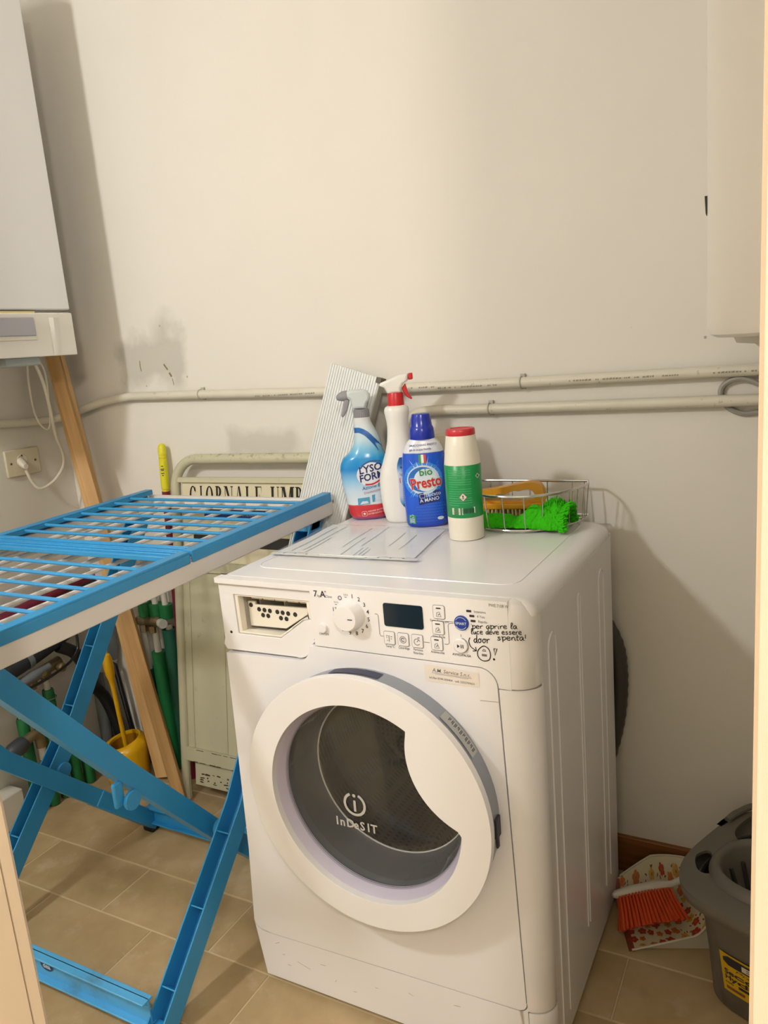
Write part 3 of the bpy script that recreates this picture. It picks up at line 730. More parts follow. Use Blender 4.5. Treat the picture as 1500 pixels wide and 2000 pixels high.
# crossed legs: U-shaped channel profiles
def bentleg(x0, x1, pts, deep, open_dir):
    """U-channel of depth deep following the (y, z) points; the open side faces open_dir"""
    P_ = [Vector((0, a, b)) for a, b in pts]; X = Vector((1, 0, 0)); hd, hw, t = deep/2, (x1-x0)/2, .0036; cx = Vector(((x0+x1)/2, 0, 0))
    rings = []; nor = []
    for i, p in enumerate(P_):
        d0 = (P_[i]-P_[i-1]).normalized() if i else None; d1 = (P_[i+1]-P_[i]).normalized() if i < len(P_)-1 else None
        d = ((d0 or d1)+(d1 or d0)).normalized(); n = Vector((0, -d.z, d.y))*open_dir; nor.append(n)
        sec = [(-hw, -hd), (hw, -hd), (hw, hd), (hw-t, hd), (hw-t, -hd+t), (-hw+t, -hd+t), (-hw+t, hd), (-hw, hd)]
        rings.append([cx+p+X*a+n*b for a, b in sec])
    mb = MB().loft(rings)
    for a, b, n0, n1 in zip(P_, P_[1:], nor, nor[1:]):
        L = (b-a).length; k = max(1, round(L/.17)); d = (b-a).normalized(); n = Vector((0, -d.z, d.y))*open_dir
        for i in range(k):
            p = cx+a+d*(L*(i+.55)/k); mb.beam(p-d*.0015, p+d*.0015, X, n, hw-.002, hd-.003)
        mb.beam(cx+a+X*hw*.3-n*hd*.35, cx+b+X*hw*.3-n*hd*.35, X, n, .0014, hd*.5)
    return obj('leg', mb, M_blue, dr_, .0008)
bentleg(-.118, -.078, [(-.205, .012), (.095, .318), (.470, .846)], .046, 1)      # outer frame
bentleg(-.660, -.622, [(-.215, .012), (.105, .360), (.452, .846)], .046, 1)
bentleg(-.196, -.160, [(.296, .012), (.085, .245), (-.120, .495), (-.392, .846)], .040, -1)   # inner frame
bentleg(-.628, -.594, [(.318, .012), (-.080, .415), (-.385, .846)], .040, -1)
# floor bars joining each pair
def bar(x0, x1, y, z0, z1, sgn, m):
    mb = MB()
    mb.box((x0, y-.002, z0), (x1, y+.002, z1))
    mb.box((x0, y-.016, z1-.004), (x1, y+.010, z1)).box((x0, y-.016, z0), (x1, y+.010, z0+.004)).box((x0, y-.004, (z0+z1)/2+.012), (x1, y, (z0+z1)/2+.015))
    return obj('floor_bar', mb, m, dr_, .0012)
b1 = bar(-.650, -.114, -.200, .028, .084, 1, M_blued)
mb = MB(); mb.disc(lambda u, v: (u, -.2032, v), -.398, .060, .019, .0125, 24, 1)
bd = obj('badge', mb, mat('badge_navy', '#173a70', .4), b1)
obj('badge_lettering', MB().text('dea', .016, -.398, .0545, lambda u, v: (u, -.2038, v), 'CENTER', .03), mat('badge_white', '#c7d9ea', .5), b1)
bar(-.610, -.180, .300, .028, .075, 1, M_blue)
for x in (-.098, -.641): obj('foot', MB().box((x-.023, -.228, 0), (x+.023, -.180, .026)), M_blue, dr_, .004)
for x in (-.178, -.611): obj('foot', MB().box((x-.018, .285, 0), (x+.018, .325, .02)), M_black, dr_, .004)
for x in (-.139, -.625):
    obj('pivot', MB().lathe([(.020, -.008), (.020, .008)], (x, .075, .262 if x > -.3 else .30), (1, 0, 0), 24), M_blue, dr_, .002)
obj('hinge_boss', MB().lathe([(.019, -.004), (.019, .004)], (-.157, -.126, .444), (1, 0, 0), 24), M_blue, dr_, .001)
obj('hinge_lug', MB().box((-.172, -.158, .440), (-.163, -.136, .490)), M_blue, dr_, .003)
obj('leg_sleeve', MB().beam((-.611, .140, .192), (-.611, .310, .020), (1, 0, 0), (0, 1, 1), .0195, .0215), M_blue, dr_, .004)
for x in (-.098, -.641): obj('top_bracket', MB().beam((x, .452, .825), (x, .470, .852), (1, 0, 0), (0, 1, 0), .02, .02), M_blue, dr_, .002)

# ================================================================== wall-hung boiler
M_boil = mat('boiler_enamel', '#e4e6e8', .35, var=.012)
M_boilp = mat('boiler_panel', '#e3e1d9', .4, var=.012)
bo = thing('gas_boiler', 'white wall-hung boiler casing at upper left above the power socket', 'boiler', (-.885, .20, 1.28))
BF, BY1, BY0 = -.742, .420, .0
obj('casing', MB().box((XL+.004, BY0, 1.3945), (BF, BY1, 2.16)), M_boil, bo, .004)
mb = MB(); mb.box((XL+.03, BY0+.02, 1.284), (BF-.02, BY1-.02, 1.40)); obj('chassis', mb, M_boilp, bo, .002)
mb = MB(); mb.loft([[(BF-.02, y, 1.283), (BF+.002, y, 1.281), (BF+.003, y, 1.386), (BF-.012, y, 1.390), (BF-.02, y, 1.386)] for y in (BY0, .357, .3575, BY1)]); pn = obj('control_cover', mb, M_boilp, bo, .002)
mb = MB(); mb.loft([[(BF+.0032, .346, z), (BF+.0035+.006*k, .356, z), (BF+.0032, .367+.010*k, z)] for z, k in ((1.286, .0), (1.32, .3), (1.375, 1.))]); obj('moulded_ridge', mb, M_boilp, pn)
fl_ = obj('flap', MB().box((BF+.003, BY0, 1.332), (BF+.009, .299, 1.376)), mat('flap_grey', '#a9a9b2', .35), pn, .002)
obj('flap_lip', MB().box((BF+.003, BY0, 1.322), (BF+.005, .302, 1.334)), M_boilp, pn, .0008)
obj('label_strip', MB().box((BF-.001, BY0, 1.382), (BF+.0012, .310, 1.391)), mat('label_cream', '#e6dba0', .5), pn)
obj('valve_box', MB().box((BF-.20, .23, 1.262), (BF-.03, .33, 1.284)), mat('valve_grey', '#a8b2b4', .4), bo, .004)
obj('underside_tray', MB().box((XL+.05, BY0+.01, 1.268), (BF-.012, .20, 1.284)), M_black, bo, .002)
# its cables
M_cablew = mat('cable_white', '#d8d3c3', .45)
c1 = smoothpath([(-.86,.375,1.279),(-.88,.41,1.218),(-.92,.45,1.139),(-.955,.482,1.064),(-.975,.512,1.008),(-.985,.513,.97),(-1.,.492,.936),(-1.01,.463,.919),(-1.015,.441,.919),(-1.021,.427,.941),(-1.022,.416,.975)], 6)
pw = thing('power_cable', 'white power cable with a plug hanging from the boiler into the wall socket', 'cable', (-.86, .375, 1.279))
obj('cord', MB().tube(c1, .0042, 8), M_cablew, pw)
obj('plug', MB().loft([[(-1.0405+.0165*k+a*.0, .418+b*r, 1.000-.012*k+c*r) for a, b, c in [(0, math.cos(t), math.sin(t)) for t in [2*PI*j/14 for j in range(14)]]] for k, r in ((-.05, .0125), (.6, .0125), (1.2, .008))]), M_cablew, pw, .001)
c2 = smoothpath([(-.86,.358,1.28),(-.93,.404,1.216),(-.97,.436,1.144),(-.98,.456,1.102),(-.98,.477,1.085),(-.97,.483,1.103),(-.95,.475,1.168),(-.89,.43,1.24),(-.84,.375,1.277)], 6)
tag(obj('sensor_cable', MB().tube(c2, .0028, 8), M_cablew), 'thin white cable hanging in a loop under the boiler', 'cable')
# socket plate on the left wall
so = thing('power_socket', 'cream rectangular socket plate with two screws on the left wall', 'power socket', (XL, .427, 1.0))
M_plate = mat('socket_cream', '#d3cbb0', .4, var=.02)
obj('faceplate', MB().box((XL, .371, .960), (XL+.009, .483, 1.036)), M_plate, so, .003)
for y in (.387, .467): obj('screw', MB().lathe([(.0035, 0), (.003, .001)], (XL+.009, y, .998), (1, 0, 0), 14), mat('screw_dark', '#5a5142', .5), so)
obj('socket_insert', MB().lathe([(.017, 0), (.016, .0012), (.013, .0012), (.012, .0006)], (XL+.009, .424, 1.004), (1, 0, 0), 24), M_plate, so)
for dz in (-.009, .009): obj('pin_hole', MB().lathe([(.0028, 0), (.0026, .0006)], (XL+.0098, .424, 1.008+dz), (1, 0, 0), 12), M_dark, so)
# blank cover plate half hidden behind the bottles
obj_ = thing('cover_plate', 'pale square cover plate on the back wall behind the blue bottle', 'cover plate', (.165, YB, .98))
obj('faceplate', MB().box((.12, YB-.009, .945), (.212, YB, 1.027)), M_plate, obj_, .003)
obj('blank_insert', MB().box((.134, YB-.012, .96), (.198, YB-.008, 1.012)), M_plate, obj_, .001)

# ================================================================== surface conduits
q = NT('conduit_paint'); cm = q.mix(q.noise(14, 4), '#d9d5c6', '#c9c4b3')
pk = q.ramp(q.noise(70, 3, None, .6), [(.66, (0, 0, 0)), (.72, (1, 1, 1))]); M_cond = q.done(q.mix(q.math('MULTIPLY', pk, .5), cm, '#8f8a7b'), .45)
M_clip = mat('clip_grey', '#b5b2a4', .5)
def clip(x, y, z, r, parent):
    mb = MB()
    ring = [(x, y-math.cos(a)*(r+.0008), z+math.sin(a)*(r+.0008)) for a in [math.radians(d) for d in range(-130, 111, 15)]]
    mb.tube(ring, .0018, 6)
    mb.box((x-.005, YB-.006, z-r-.004), (x+.005, YB-.0004, z+r+.006)); return obj('clip', mb, M_clip, parent)
pi1 = thing('conduit', 'long pale conduit running along the back wall and bending into the left corner', 'pipe', (0, .58, 1.14))
p1 = [(1.268, .584, 1.134), (.40, .584, 1.135), (-.10, .584, 1.139), (-.489, .584, 1.151)]+smoothpath([(-.75, .584, 1.157), (-.85, .575, 1.146), (-.945, .565, 1.125), (-1.005, .54, 1.110), (-1.027, .49, 1.107), (-1.029, .367, 1.114)], 7)+[(-1.03, -.3, 1.125)]
obj('tube', MB().tube(p1, .0115, 14), M_cond, pi1)
clip(.400, .584, 1.135, .0115, pi1); clip(-.489, .584, 1.151, .0115, pi1)
mb = MB()
for x0, n in ((-.30, 34), (.12, 40), (.50, 40), (.78, 14)):
    x = x0
    for k in range(n):
        w = random.uniform(.002, .006)
        if random.random() < .72: mb.add([(x+a, (.584-.0118*math.cos(t)), 1.1365+.0118*math.sin(t)+(-.0035 if x > .2 else .0015 if x < 0 else 0)) for a, t in ((0, -.1), (w, -.1), (w, .12+random.random()*.12), (0, .12))], [(0, 1, 2, 3)])
        x += w+.0015
obj('faded_print', mb, mat('print_faded', '#8d897c', .6), pi1)
pi2 = thing('conduit', 'shorter pale conduit below the long one, bending down behind the bottles', 'pipe', (.5, .58, 1.08))
p2 = [(1.268, .584, 1.076), (.325, .584, 1.0815)]+smoothpath([(.20, .584, 1.083), (.145, .584, 1.078), (.118, .584, 1.050), (.112, .584, 1.0)], 7)+[(.112, .584, .30)]
obj('tube', MB().tube(p2, .0115, 14), M_cond, pi2); clip(.325, .584, 1.0815, .0115, pi2)
lp = smoothpath([(1.02, .594, 1.03), (.90, .5945, 1.058), (.857, .5945, 1.054), (.828, .5945, 1.053), (.803, .5945, 1.067), (.792, .594, 1.090), (.797, .5935, 1.108), (.818, .589, 1.119), (.845, .587, 1.114), (.90, .587, 1.085), (1.02, .59, 1.045)], 7)
tag(obj('looped_cable', MB().tube(lp, .0052, 8), mat('cable_grey', '#96938a', .5)), 'grey cable looped around the lower conduit at the right', 'cable')

# ================================================================== water heater (upper right)
M_heat = mat('heater_enamel', '#f1efe9', .32, var=.012)
HX, HYc, HR, HZ = 1.023, .340, .228, 1.203
wh = thing('water_heater', 'white rounded water heater hanging at the upper right beside the doorway', 'water heater', (HX, HYc, HZ))
obj('lower_shell', MB().lathe([(.19, 0), (.214, .001), (.224, .006), (HR, .016), (HR, .2042)], (HX, HYc, HZ), seg=72, cap0=True), M_heat, wh)
obj('upper_shell', MB().lathe([(HR, .2042), (HR+.0003, .25), (HR+.0012, .80), (HR-.02, .84), (.1, .87), (.001, .875)], (HX, HYc, HZ), seg=72), M_heat, wh)
sb_ = Vector((math.cos(math.radians(183)), math.sin(math.radians(183)), 0)); 
obj('seam_catch', MB().beam(V(HX, HYc, HZ+.187)+sb_*(HR-.001), V(HX, HYc, HZ+.213)+sb_*(HR+.0005), sb_, (-sb_.y, sb_.x, 0), .003, .014), M_dark, wh)
obj('bottom_cap', MB().lathe([(.19, 0), (.186, -.010), (.160, -.013), (.150, -.022), (.06, -.05), (.001, -.052)], (HX, HYc, HZ+.0005), seg=60), mat('heater_cap_shaded', '#c9c5bd', .4), wh)  # cap is greyer than the shell, its underside shade put into the colour
obj('wall_bracket', MB().box((HX+.15, HYc-.12, HZ+.25), (XR, HYc+.12, HZ+.28)).box((HX+.15, HYc-.12, HZ+.62), (XR, HYc+.12, HZ+.65)), M_clip, wh)

# ================================================================== newspaper stand
q = NT('stand_paint'); rust = q.ramp(q.noise(30, 6, None, .7), [(.62, (0, 0, 0)), (.70, (1, 1, 1))])
M_stand = q.done(q.mix(q.math('MULTIPLY', rust, .35), q.mix(q.noise(4), '#bcb99c', '#c6c3a8'), '#6d5738'), .45)
q = NT('stand_chipped'); zz = q.xyz()
M_standc = q.done(q.mix(q.math('MULTIPLY', q.ramp(q.noise(55, 5, None, .7), [(.55, (0, 0, 0)), (.6, (1, 1, 1))]), q.math('MULTIPLY', q.math('SUBTRACT', zz[2], .975-.45), 40, True)), '#c0bda2', '#6f6446'), .45)
M_sign = mat('sign_cream', '#dad2b4', .5, var=.03); M_letter = mat('sign_ink', '#16140f', .6)
st = thing('newspaper_stand', 'rusty pale green metal newspaper stand with a lettered header behind the drying rack', 'newspaper stand', (-.29, .50, .45))
SX0, SX1 = -.590, -.025
def sp(u, v, w):      # u = world x, v = height along the stand, w = out of it (towards the camera)
    k = (v-.05)/.95
    return (u-.030*(1-k), .458+.106*k-w*.994, v+w*.11)
tp = [(SX0+.0, .06)]+[(SX0, .06+.82*k/4) for k in range(1, 5)]+arcpts(SX0+.075, .905, .075, PI, PI/2, 8)+[(SX0+.3, .980)]+arcpts(SX1-.075, .905, .075, PI/2, 0, 8)+[(SX1, .5), (SX1, .06)]
obj('tube_frame', MB().tube([sp(u, v, 0) for u, v in tp], .0135, 12), M_standc, st)
def splate(u0, u1, v0, v1, w0, w1, name, m, bev=.001, parent=None):
    mb = MB(); mb.add([sp(u, v, w) for w in (w0, w1) for u, v in ((u0, v0), (u1, v0), (u1, v1), (u0, v1))], [(0,3,2,1),(4,5,6,7),(0,1,5,4),(1,2,6,5),(2,3,7,6),(3,0,4,7)])
    return obj(name, mb, m, parent or st, bev)
splate(SX0+.022, SX1-.02, .700, .918, -.008, .000, 'sign_panel', M_sign)
splate(SX0+.012, SX1-.012, .917, .931, -.010, .008, 'rail', M_stand)
splate(SX0+.012, SX1-.012, .672, .700, -.010, .008, 'rail', M_stand)
splate(SX0+.012, SX1-.012, .160, .672, -.006, .000, 'sheet_panel', M_stand)
for x in (SX0+.035, SX0+.155, SX0+.30): splate(x, x+.004, .160, .672, .000, .0025, 'sheet_fold', M_stand, .0006)
splate(SX0+.005, SX1-.005, .122, .160, -.010, .010, 'rail', M_stand)
splate(SX0+.035, SX1-.02, .050, .122, -.006, .000, 'kick_panel', M_stand)
mb = MB()
for k in range(26):
    u = SX0+.05+random.random()*.20; v = .06+random.random()*.03; a = random.uniform(-.3, .3); l = random.uniform(.003, .016)
    mb.ribbon([(u, v), (u+l, v+a*.006)], random.uniform(.002, .005), lambda u, v: sp(u, v, .0006))
for v in (.159, .123, .673): 
    for k in range(14):
        u = SX0+.02+random.random()*.3; mb.ribbon([(u, v), (u+random.uniform(.01, .03), v)], random.uniform(.0015, .003), lambda u, v: sp(u, v, .0105 if v < .3 else .0085))
obj('rust_marks', mb, mat('rust_brown', '#4a3826', .8), st)
splate(SX0+.10, SX1-.03, .820, .846, .0002, .0012, 'blue_band', mat('band_blue', '#1d3f94', .5), 0)
mb = MB().text('IL QUOTIDIANO', .011, SX0+.20, .829, lambda u, v: sp(u, v, .0016), bold=.01); obj('band_lettering', mb, mat('band_white', '#aebbd8', .5), st)
splate(SX0+.06, SX1-.10, .745, .775, .0004, .0014, 'slot', M_dark, 0)
# header in a tall condensed serif face
LT = MB(); hU = lambda u, v: sp(u, v, .0008)
def poly(pts): LT.flat([pts], hU)
def glyph(ch, x, y, w, h):
    tk, tn = w*.27, h*.045
    rect = lambda a, b, c_, d: poly([(x+a*w, y+b*h), (x+c_*w, y+b*h), (x+c_*w, y+d*h), (x+a*w, y+d*h)])
    stem = lambda a, t=.27: (rect(a, 0, a+t, 1), rect(a-.10, 0, a+t+.10, .045), rect(a-.10, .955, a+t+.10, 1))
    def bowl(cx, cy, rx, ry, a0, a1, inner=.52):
        o = arcpts(x+cx*w, y+cy*h, rx*w, a0, a1, 14, ry*h); i = arcpts(x+cx*w, y+cy*h, rx*w*inner, a1, a0, 14, ry*h-tn*1.3); poly(o+i)
    if ch == 'I': stem(.36)
    elif ch == 'O': bowl(.5, .5, .5, .5, 0, PI); bowl(.5, .5, .5, .5, PI, 2*PI)
    elif ch == 'G': bowl(.5, .5, .5, .5, .55, PI); bowl(.5, .5, .5, .5, PI, 2*PI-.5); rect(.72, .12, .94, .42); rect(.6, .40, 1.04, .445); rect(.82, .68, .87, .95)
    elif ch == 'R': stem(.10); bowl(.37, .74, .5, .26, -PI/2, PI/2, .42); poly([(x+.45*w, y+.5*h), (x+.68*w, y+.5*h), (x+1.05*w, y), (x+.76*w, y)])
    elif ch == 'N': rect(.06, 0, .12, 1); rect(-.06, 0, .24, .045); rect(-.08, .955, .25, 1); rect(.88, 0, .94, 1); rect(.76, .955, 1.06, 1); poly([(x+.06*w, y+h), (x+.33*w, y+h), (x+.94*w, y), (x+.74*w, y)])
    elif ch == 'A': poly([(x+.42*w, y+h), (x+.60*w, y+h), (x+1.02*w, y), (x+.72*w, y)]); poly([(x+.42*w, y+h), (x+.47*w, y+h), (x+.12*w, y), (x+.05*w, y)]); rect(.2, .28, .8, .325); rect(-.06, 0, .25, .045); rect(.62, 0, 1.12, .045)
    elif ch == 'L': stem(.12); rect(.39, 0, .98, .045); poly([(x+.92*w, y), (x+.98*w, y), (x+.98*w, y+.34*h)])
    elif ch == 'E': stem(.12); rect(.39, 0, .98, .045); rect(.39, .955, .95, 1); rect(.39, .48, .70, .525); poly([(x+.9*w, y), (x+.98*w, y), (x+.98*w, y+.32*h)]); poly([(x+.88*w, y+h), (x+.95*w, y+h), (x+.95*w, y+.72*h)]); rect(.66, .38, .71, .62)
    elif ch == 'U': rect(.08, .25, .35, 1); rect(-.03, .955, .46, 1); rect(.84, .25, .90, 1); rect(.72, .955, 1.02, 1); poly(arcpts(x+.49*w, y+.27*h, .41*w, PI, 2*PI, 14, .27*h)+arcpts(x+.59*w, y+.27*h, .25*w, 2*PI, PI, 14, .21*h))
    elif ch == 'M': rect(.02, 0, .08, 1); rect(-.1, 0, .2, .045); rect(-.1, .955, .26, 1); rect(.78, 0, 1.05, 1); rect(.68, 0, 1.15, .045); rect(.8, .955, 1.15, 1); poly([(x+.02*w, y+h), (x+.27*w, y+h), (x+.62*w, y), (x+.46*w, y)]); poly([(x+.78*w, y+h), (x+.84*w, y+h), (x+.60*w, y), (x+.50*w, y)])
    elif ch == 'B': stem(.10); bowl(.37, .755, .46, .245, -PI/2, PI/2, .42); bowl(.37, .265, .54, .265, -PI/2, PI/2, .45)
def word(txt, x, y, h, ws):
    for ch in txt:
        w = ws.get(ch, .0225); glyph(ch, x, y, w, h); x += w+.0085
word('GIORNALE', -.540, .852, .056, {'I': .0165, 'G': .024, 'O': .025, 'N': .027, 'A': .026})
word('UMBRIA', -.266, .852, .056, {'I': .0165, 'M': .034, 'U': .026, 'A': .026})
obj('header_lettering', LT, M_letter, st)
for u in (SX0, SX1): obj('foot', MB().tube([sp(u, .07, 0), (sp(u, .06, 0)[0], .456, .03), (sp(u, .06, 0)[0], .454, .002)], [.0135, .0140, .0140], 10), M_standc, st)

# ribbed aluminium profile leaning behind the bottles
M_alu = mat('aluminium', '#dfe3e2', .45, .2, var=.015, vscale=3); M_alus = mat('aluminium_shaded', '#a3a198', .5, .2, var=.02)  # side metal is coloured darker, painting in the profile's shadow side
ax = Vector((-.305, -.125, -.95)).normalized(); TL = Vector((-.052, .554, 1.207)); au = Vector((.144, -.022, -.038)); au = (au-ax*au.dot(ax)).normalized(); an = ax.cross(au).normalized()
if an.y > 0: an = -an
al = thing('aluminium_profile', 'ribbed silver aluminium profile leaning against the back wall behind the spray bottles', 'metal profile', TL+ax*1.25)
AWD, AL = .148, 1.262
mb = MB(); nr = 20
sec = []
for k in range(nr):
    a = AWD*k/nr; s_ = AWD/nr
    sec += [(a, 0), (a+s_*.5, .0), (a+s_*.55, -.0022), (a+s_*.95, -.0022)]
sec += [(AWD, 0), (AWD, -.017), (0, -.017)]
mb.loft([[TL+au*a+an*b+ax*t for a, b in sec] for t in (0, AL)]); obj('ribbed_face', mb, M_alu, al, smooth=20)
obj('side_flange', MB().beam(TL+au*(AWD+.0015)-an*.008, TL+au*(AWD+.0015)-an*.008+ax*AL, au, an, .0015, .009), M_alus, al, .0005)
obj('corner_cap', MB().beam(TL+au*(AWD-.002)-an*.008-ax*.001, TL+au*(AWD-.002)-an*.008+ax*.012, au, an, .007, .0100), mat('cap_grey', '#5e5a50', .6), al, .001)

# ================================================================== boards leaning in the corner
def wood(name, a, b):
    q = NT(name); mp = q.n('ShaderNodeMapping'); mp.inputs['Scale'].default_value = (38, 38, 2.2); q.l(q.tc, mp.inputs[0])
    g = q.noise(1.0, 6, mp.outputs[0], .6); w2 = q.noise(3.2, 3)
    return q.done(q.mix(q.math('MULTIPLY', w2, .5), q.ramp(g, [(.32, a), (.66, b)]), a), .55, 0, g, .1, .004)
M_wood1 = wood('pine_board', '#b98f58', '#d6b482'); M_wood2 = wood('pine_batten', '#a37c48', '#c8a069')
def board(name, p0, p1, w, t, yawdeg, m, label, cat):
    p0, p1 = V(*p0), V(*p1); d = (p1-p0).normalized(); a = math.radians(yawdeg); u = Vector((math.cos(a), math.sin(a), 0)); u = (u-d*u.dot(d)).normalized(); v = d.cross(u)
    L = (p1-p0).length; Z = Vector((0, 0, 1))
    mb = MB(); mb.beam((0, 0, 0), (0, 0, L), (1, 0, 0), (0, 1, 0), w/2, t/2)
    o = obj(name, mb, m, None, .0015)
    o.matrix_world = Matrix(((u.x, v.x, d.x, p0.x), (u.y, v.y, d.y, p0.y), (u.z, v.z, d.z, p0.z), (0, 0, 0, 1)))
    return tag(o, label, cat)
board('pine_board', (-.758, .507, .012), (-.978, .536, 1.34), .054, .018, 12, M_wood1, 'wide pine board leaning in the left corner beside the yellow brush holder', 'board')
board('wooden_batten', (-.611, .418, .016), (-.960, .512, 1.34), .032, .026, 34, M_wood2, 'narrow pine batten leaning in front of the wide board', 'batten')

# mop pole with yellow grip
mp_ = thing('mop_pole', 'dark red pole with a yellow end grip leaning on the back wall', 'pole', (-.69, .556, 0))
top = V(-.648, .578, 1.022); bot = V(-.680, .545, .004); dm_ = (bot-top).normalized()
obj('pole', MB().tube([top+dm_*.135, bot], .0115, 14), mat('pole_red', '#7c1f38', .35), mp_)
obj('grip', MB().tube([top+dm_*t for t in (0, .004, .012, .03, .031, .036, .037, .043, .044, .10, .128, .13, .138, .142)], [.004, .009, .0115, .0118, .0108, .0108, .0118, .0108, .0118, .0118, .0115, .0095, .0095, .006], 18), mat('grip_yellow', '#d9d32a', .35), mp_)
gx = Vector((math.cos(.44), math.sin(.44), 0)); gy = Vector((math.sin(.44), -math.cos(.44), 0))
mb = MB()
for t, w in ((.062, .006), (.070, .010), (.074, .008), (.082, .009), (.088, .005)):
    c_ = top+dm_*t; mb.add([c_+gx*(w/2*i)+gy*.0124+dm_*(j*.0012) for i, j in ((-1, -1), (1, -1), (1, 1), (-1, 1))], [(0, 1, 2, 3)])
obj('grip_print', mb, M_ink, mp_)
# ================================================================== bottles on the washing machine
TOPZ = WH
VA = .44                                     # bottles are turned towards the door by this angle
class Bottle:
    """body given by rows (z, centre x, half width, half depth); local front is -y"""
    def __init__(s, x, y, rows, ang=VA, n=2.3):
        s.o = V(x, y, TOPZ); s.rows = rows; s.n = n; s.c, s.s = math.cos(ang), math.sin(ang)
    def W(s, x, y, z): return s.o+V(x*s.c-y*s.s, x*s.s+y*s.c, z)
    def at(s, z):
        R = s.rows
        for a, b in zip(R, R[1:]):
            if z <= b[0]:
                t = (z-a[0])/(b[0]-a[0]) if b[0] > a[0] else 0; t = min(1, max(0, t)); return [a[i]+(b[i]-a[i])*t for i in range(4)]
        return list(R[-1])
    def ring(s, z, cx, a, b, seg=40):
        L = []
        for k in range(seg):
            t = 2*PI*k/seg; ct, st_ = math.cos(t), math.sin(t); e = 2/s.n
            L.append(s.W(cx+a*math.copysign(abs(ct)**e, ct), b*math.copysign(abs(st_)**e, st_), z))
        return L
    def dense(s, dz=.004):
        """smooth the rows with a spline"""
        p = [Vector((r[0], r[1], r[2])) for r in s.rows]; q_ = smoothpath(p, 4); d = smoothpath([Vector((r[0], r[3], 0)) for r in s.rows], 4)
        s.rows = [(a.x, a.y, a.z, b.y) for a, b in zip(q_, d)]; return s
    def mesh(s, z0=None, z1=None, grow=0.):
        rs = [r for r in s.rows if (z0 is None or r[0] >= z0) and (z1 is None or r[0] <= z1)]
        if z0 is not None: rs = [tuple(s.at(z0))]+[r for r in rs if r[0] > z0+1e-4]
        if z1 is not None: rs = [r for r in rs if r[0] < z1-1e-4]+[tuple(s.at(z1))]
        return MB().loft([s.ring(r[0], r[1], r[2]+grow, r[3]+grow) for r in rs])
    def skin(s, off=.0007, u0=0.):
        """label space: u = arc-like distance from the front line, v = height"""
        def fn(u, v):
            z, cx, a, b = s.at(v); x = u+u0; k = min(.985, abs(x-cx)/a)
            x = cx+math.copysign(k*a, x-cx); y = -b*(1-k**s.n)**(1/s.n)
            nx, ny = (x-cx)/a/a, y/b/b; q_ = math.hypot(nx, ny) or 1
            return s.W(x+nx/q_*off, y+ny/q_*off, v)
        return fn
def cyl(B, prof, cx=0, seg=32):
    return MB().loft([[B.W(cx+r*math.cos(2*PI*k/seg), r*math.sin(2*PI*k/seg), z) for k in range(seg)] for r, z in prof])
def side_prism(B, pts, hw, round_=True):
    """outline in (x, z), thickness +-hw in local y, edges eased by an inner ring"""
    cx = sum(p[0] for p in pts)/len(pts); cz = sum(p[1] for p in pts)/len(pts)
    L = []
    for y, k in ((-hw, .86), (-hw*.6, 1), (hw*.6, 1), (hw, .86)): L.append([B.W(cx+(x-cx)*k, y, cz+(z-cz)*k) for x, z in pts])
    return MB().loft(L)
def rag(z0, stops):
    q = None
# --- blue disinfectant spray
def mat_zramp(name, stops, rough=.3, z0=0., z1=.3, spec=.5):
    q = NT(name); z = q.xyz()[2]; f = q.math('DIVIDE', q.math('SUBTRACT', z, z0), z1-z0)
    f = q.math('ADD', f, q.math('MULTIPLY', q.math('SUBTRACT', q.noise(30, 2), .5), .015))
    return q.done(q.ramp(f, stops), rough, spec=spec)
k = .00118
M_lyb = mat_zramp('spray_blue_body', [(0, '#3a4f93'), (.045, '#c3414a'), (.05, '#c8323c'), (.155, '#c8323c'), (.165, '#d5e2ec'), (.30, '#c3d8ea'), (.40, '#8fc3e6'), (.52, '#1b86cf'), (.62, '#1f93d4'), (.72, '#7fc0e0'), (.80, '#bcd6e4'), (.93, '#cfdbe0'), (1, '#d3d8da')], .22, 0, .228)
B = Bottle(.058, .485, [(0, 0, .034, .022), (.003, 0, .040, .026), (.015, 0, .046, .029), (.04, 0, .0500, .031), (.075, .0, .0560, .033), (.105, 0, .0590, .034), (.125, .0, .0585, .033), (.142, .0, .0505, .031), (.154, .003, .0395, .028), (.170, .007, .0320, .026), (.19, .007, .0275, .024), (.207, .0035, .0230, .021), (.222, .0, .0200, .019), (.232, 0, .0185, .018)], VA+.05).dense()
ls = thing('spray_bottle', 'blue translucent disinfectant spray bottle with a grey trigger, leftmost on the washing machine', 'spray bottle', B.o, 'cleaning bottles on the washing machine')
bb = obj('bottle_body', B.mesh(), M_lyb, ls, smooth=60)
M_grey = mat('spray_grey', '#8d8e94', .3); M_milk = mat('spray_milky', '#c9d3d4', .3)
mb = cyl(B, [(.0165, .230), (.0175, .231), (.0175, .249), (.0165, .250)])
cl = obj('collar', mb, M_grey, ls)
cr = None
for kx in range(28):
    a = 2*PI*kx/28; m_ = MB().beam(B.W(.0176*math.cos(a), .0176*math.sin(a), .232), B.W(.0176*math.cos(a), .0176*math.sin(a), .248), (1, 0, 0), (0, 1, 0), .0006, .0006)
    if cr is None: cr = MB()
    cr.add(m_.v, m_.f)
obj('collar_ribs', cr, M_grey, cl)
hd = [(-.018, .252), (.010, .250), (.014, .262), (.022, .270), (.0235, .280), (.018, .289), (.008, .294), (-.020, .293), (-.030, .291), (-.031, .279), (-.022, .274)]
obj('sprayer_head', side_prism(B, hd, .013), M_milk, ls, .003)
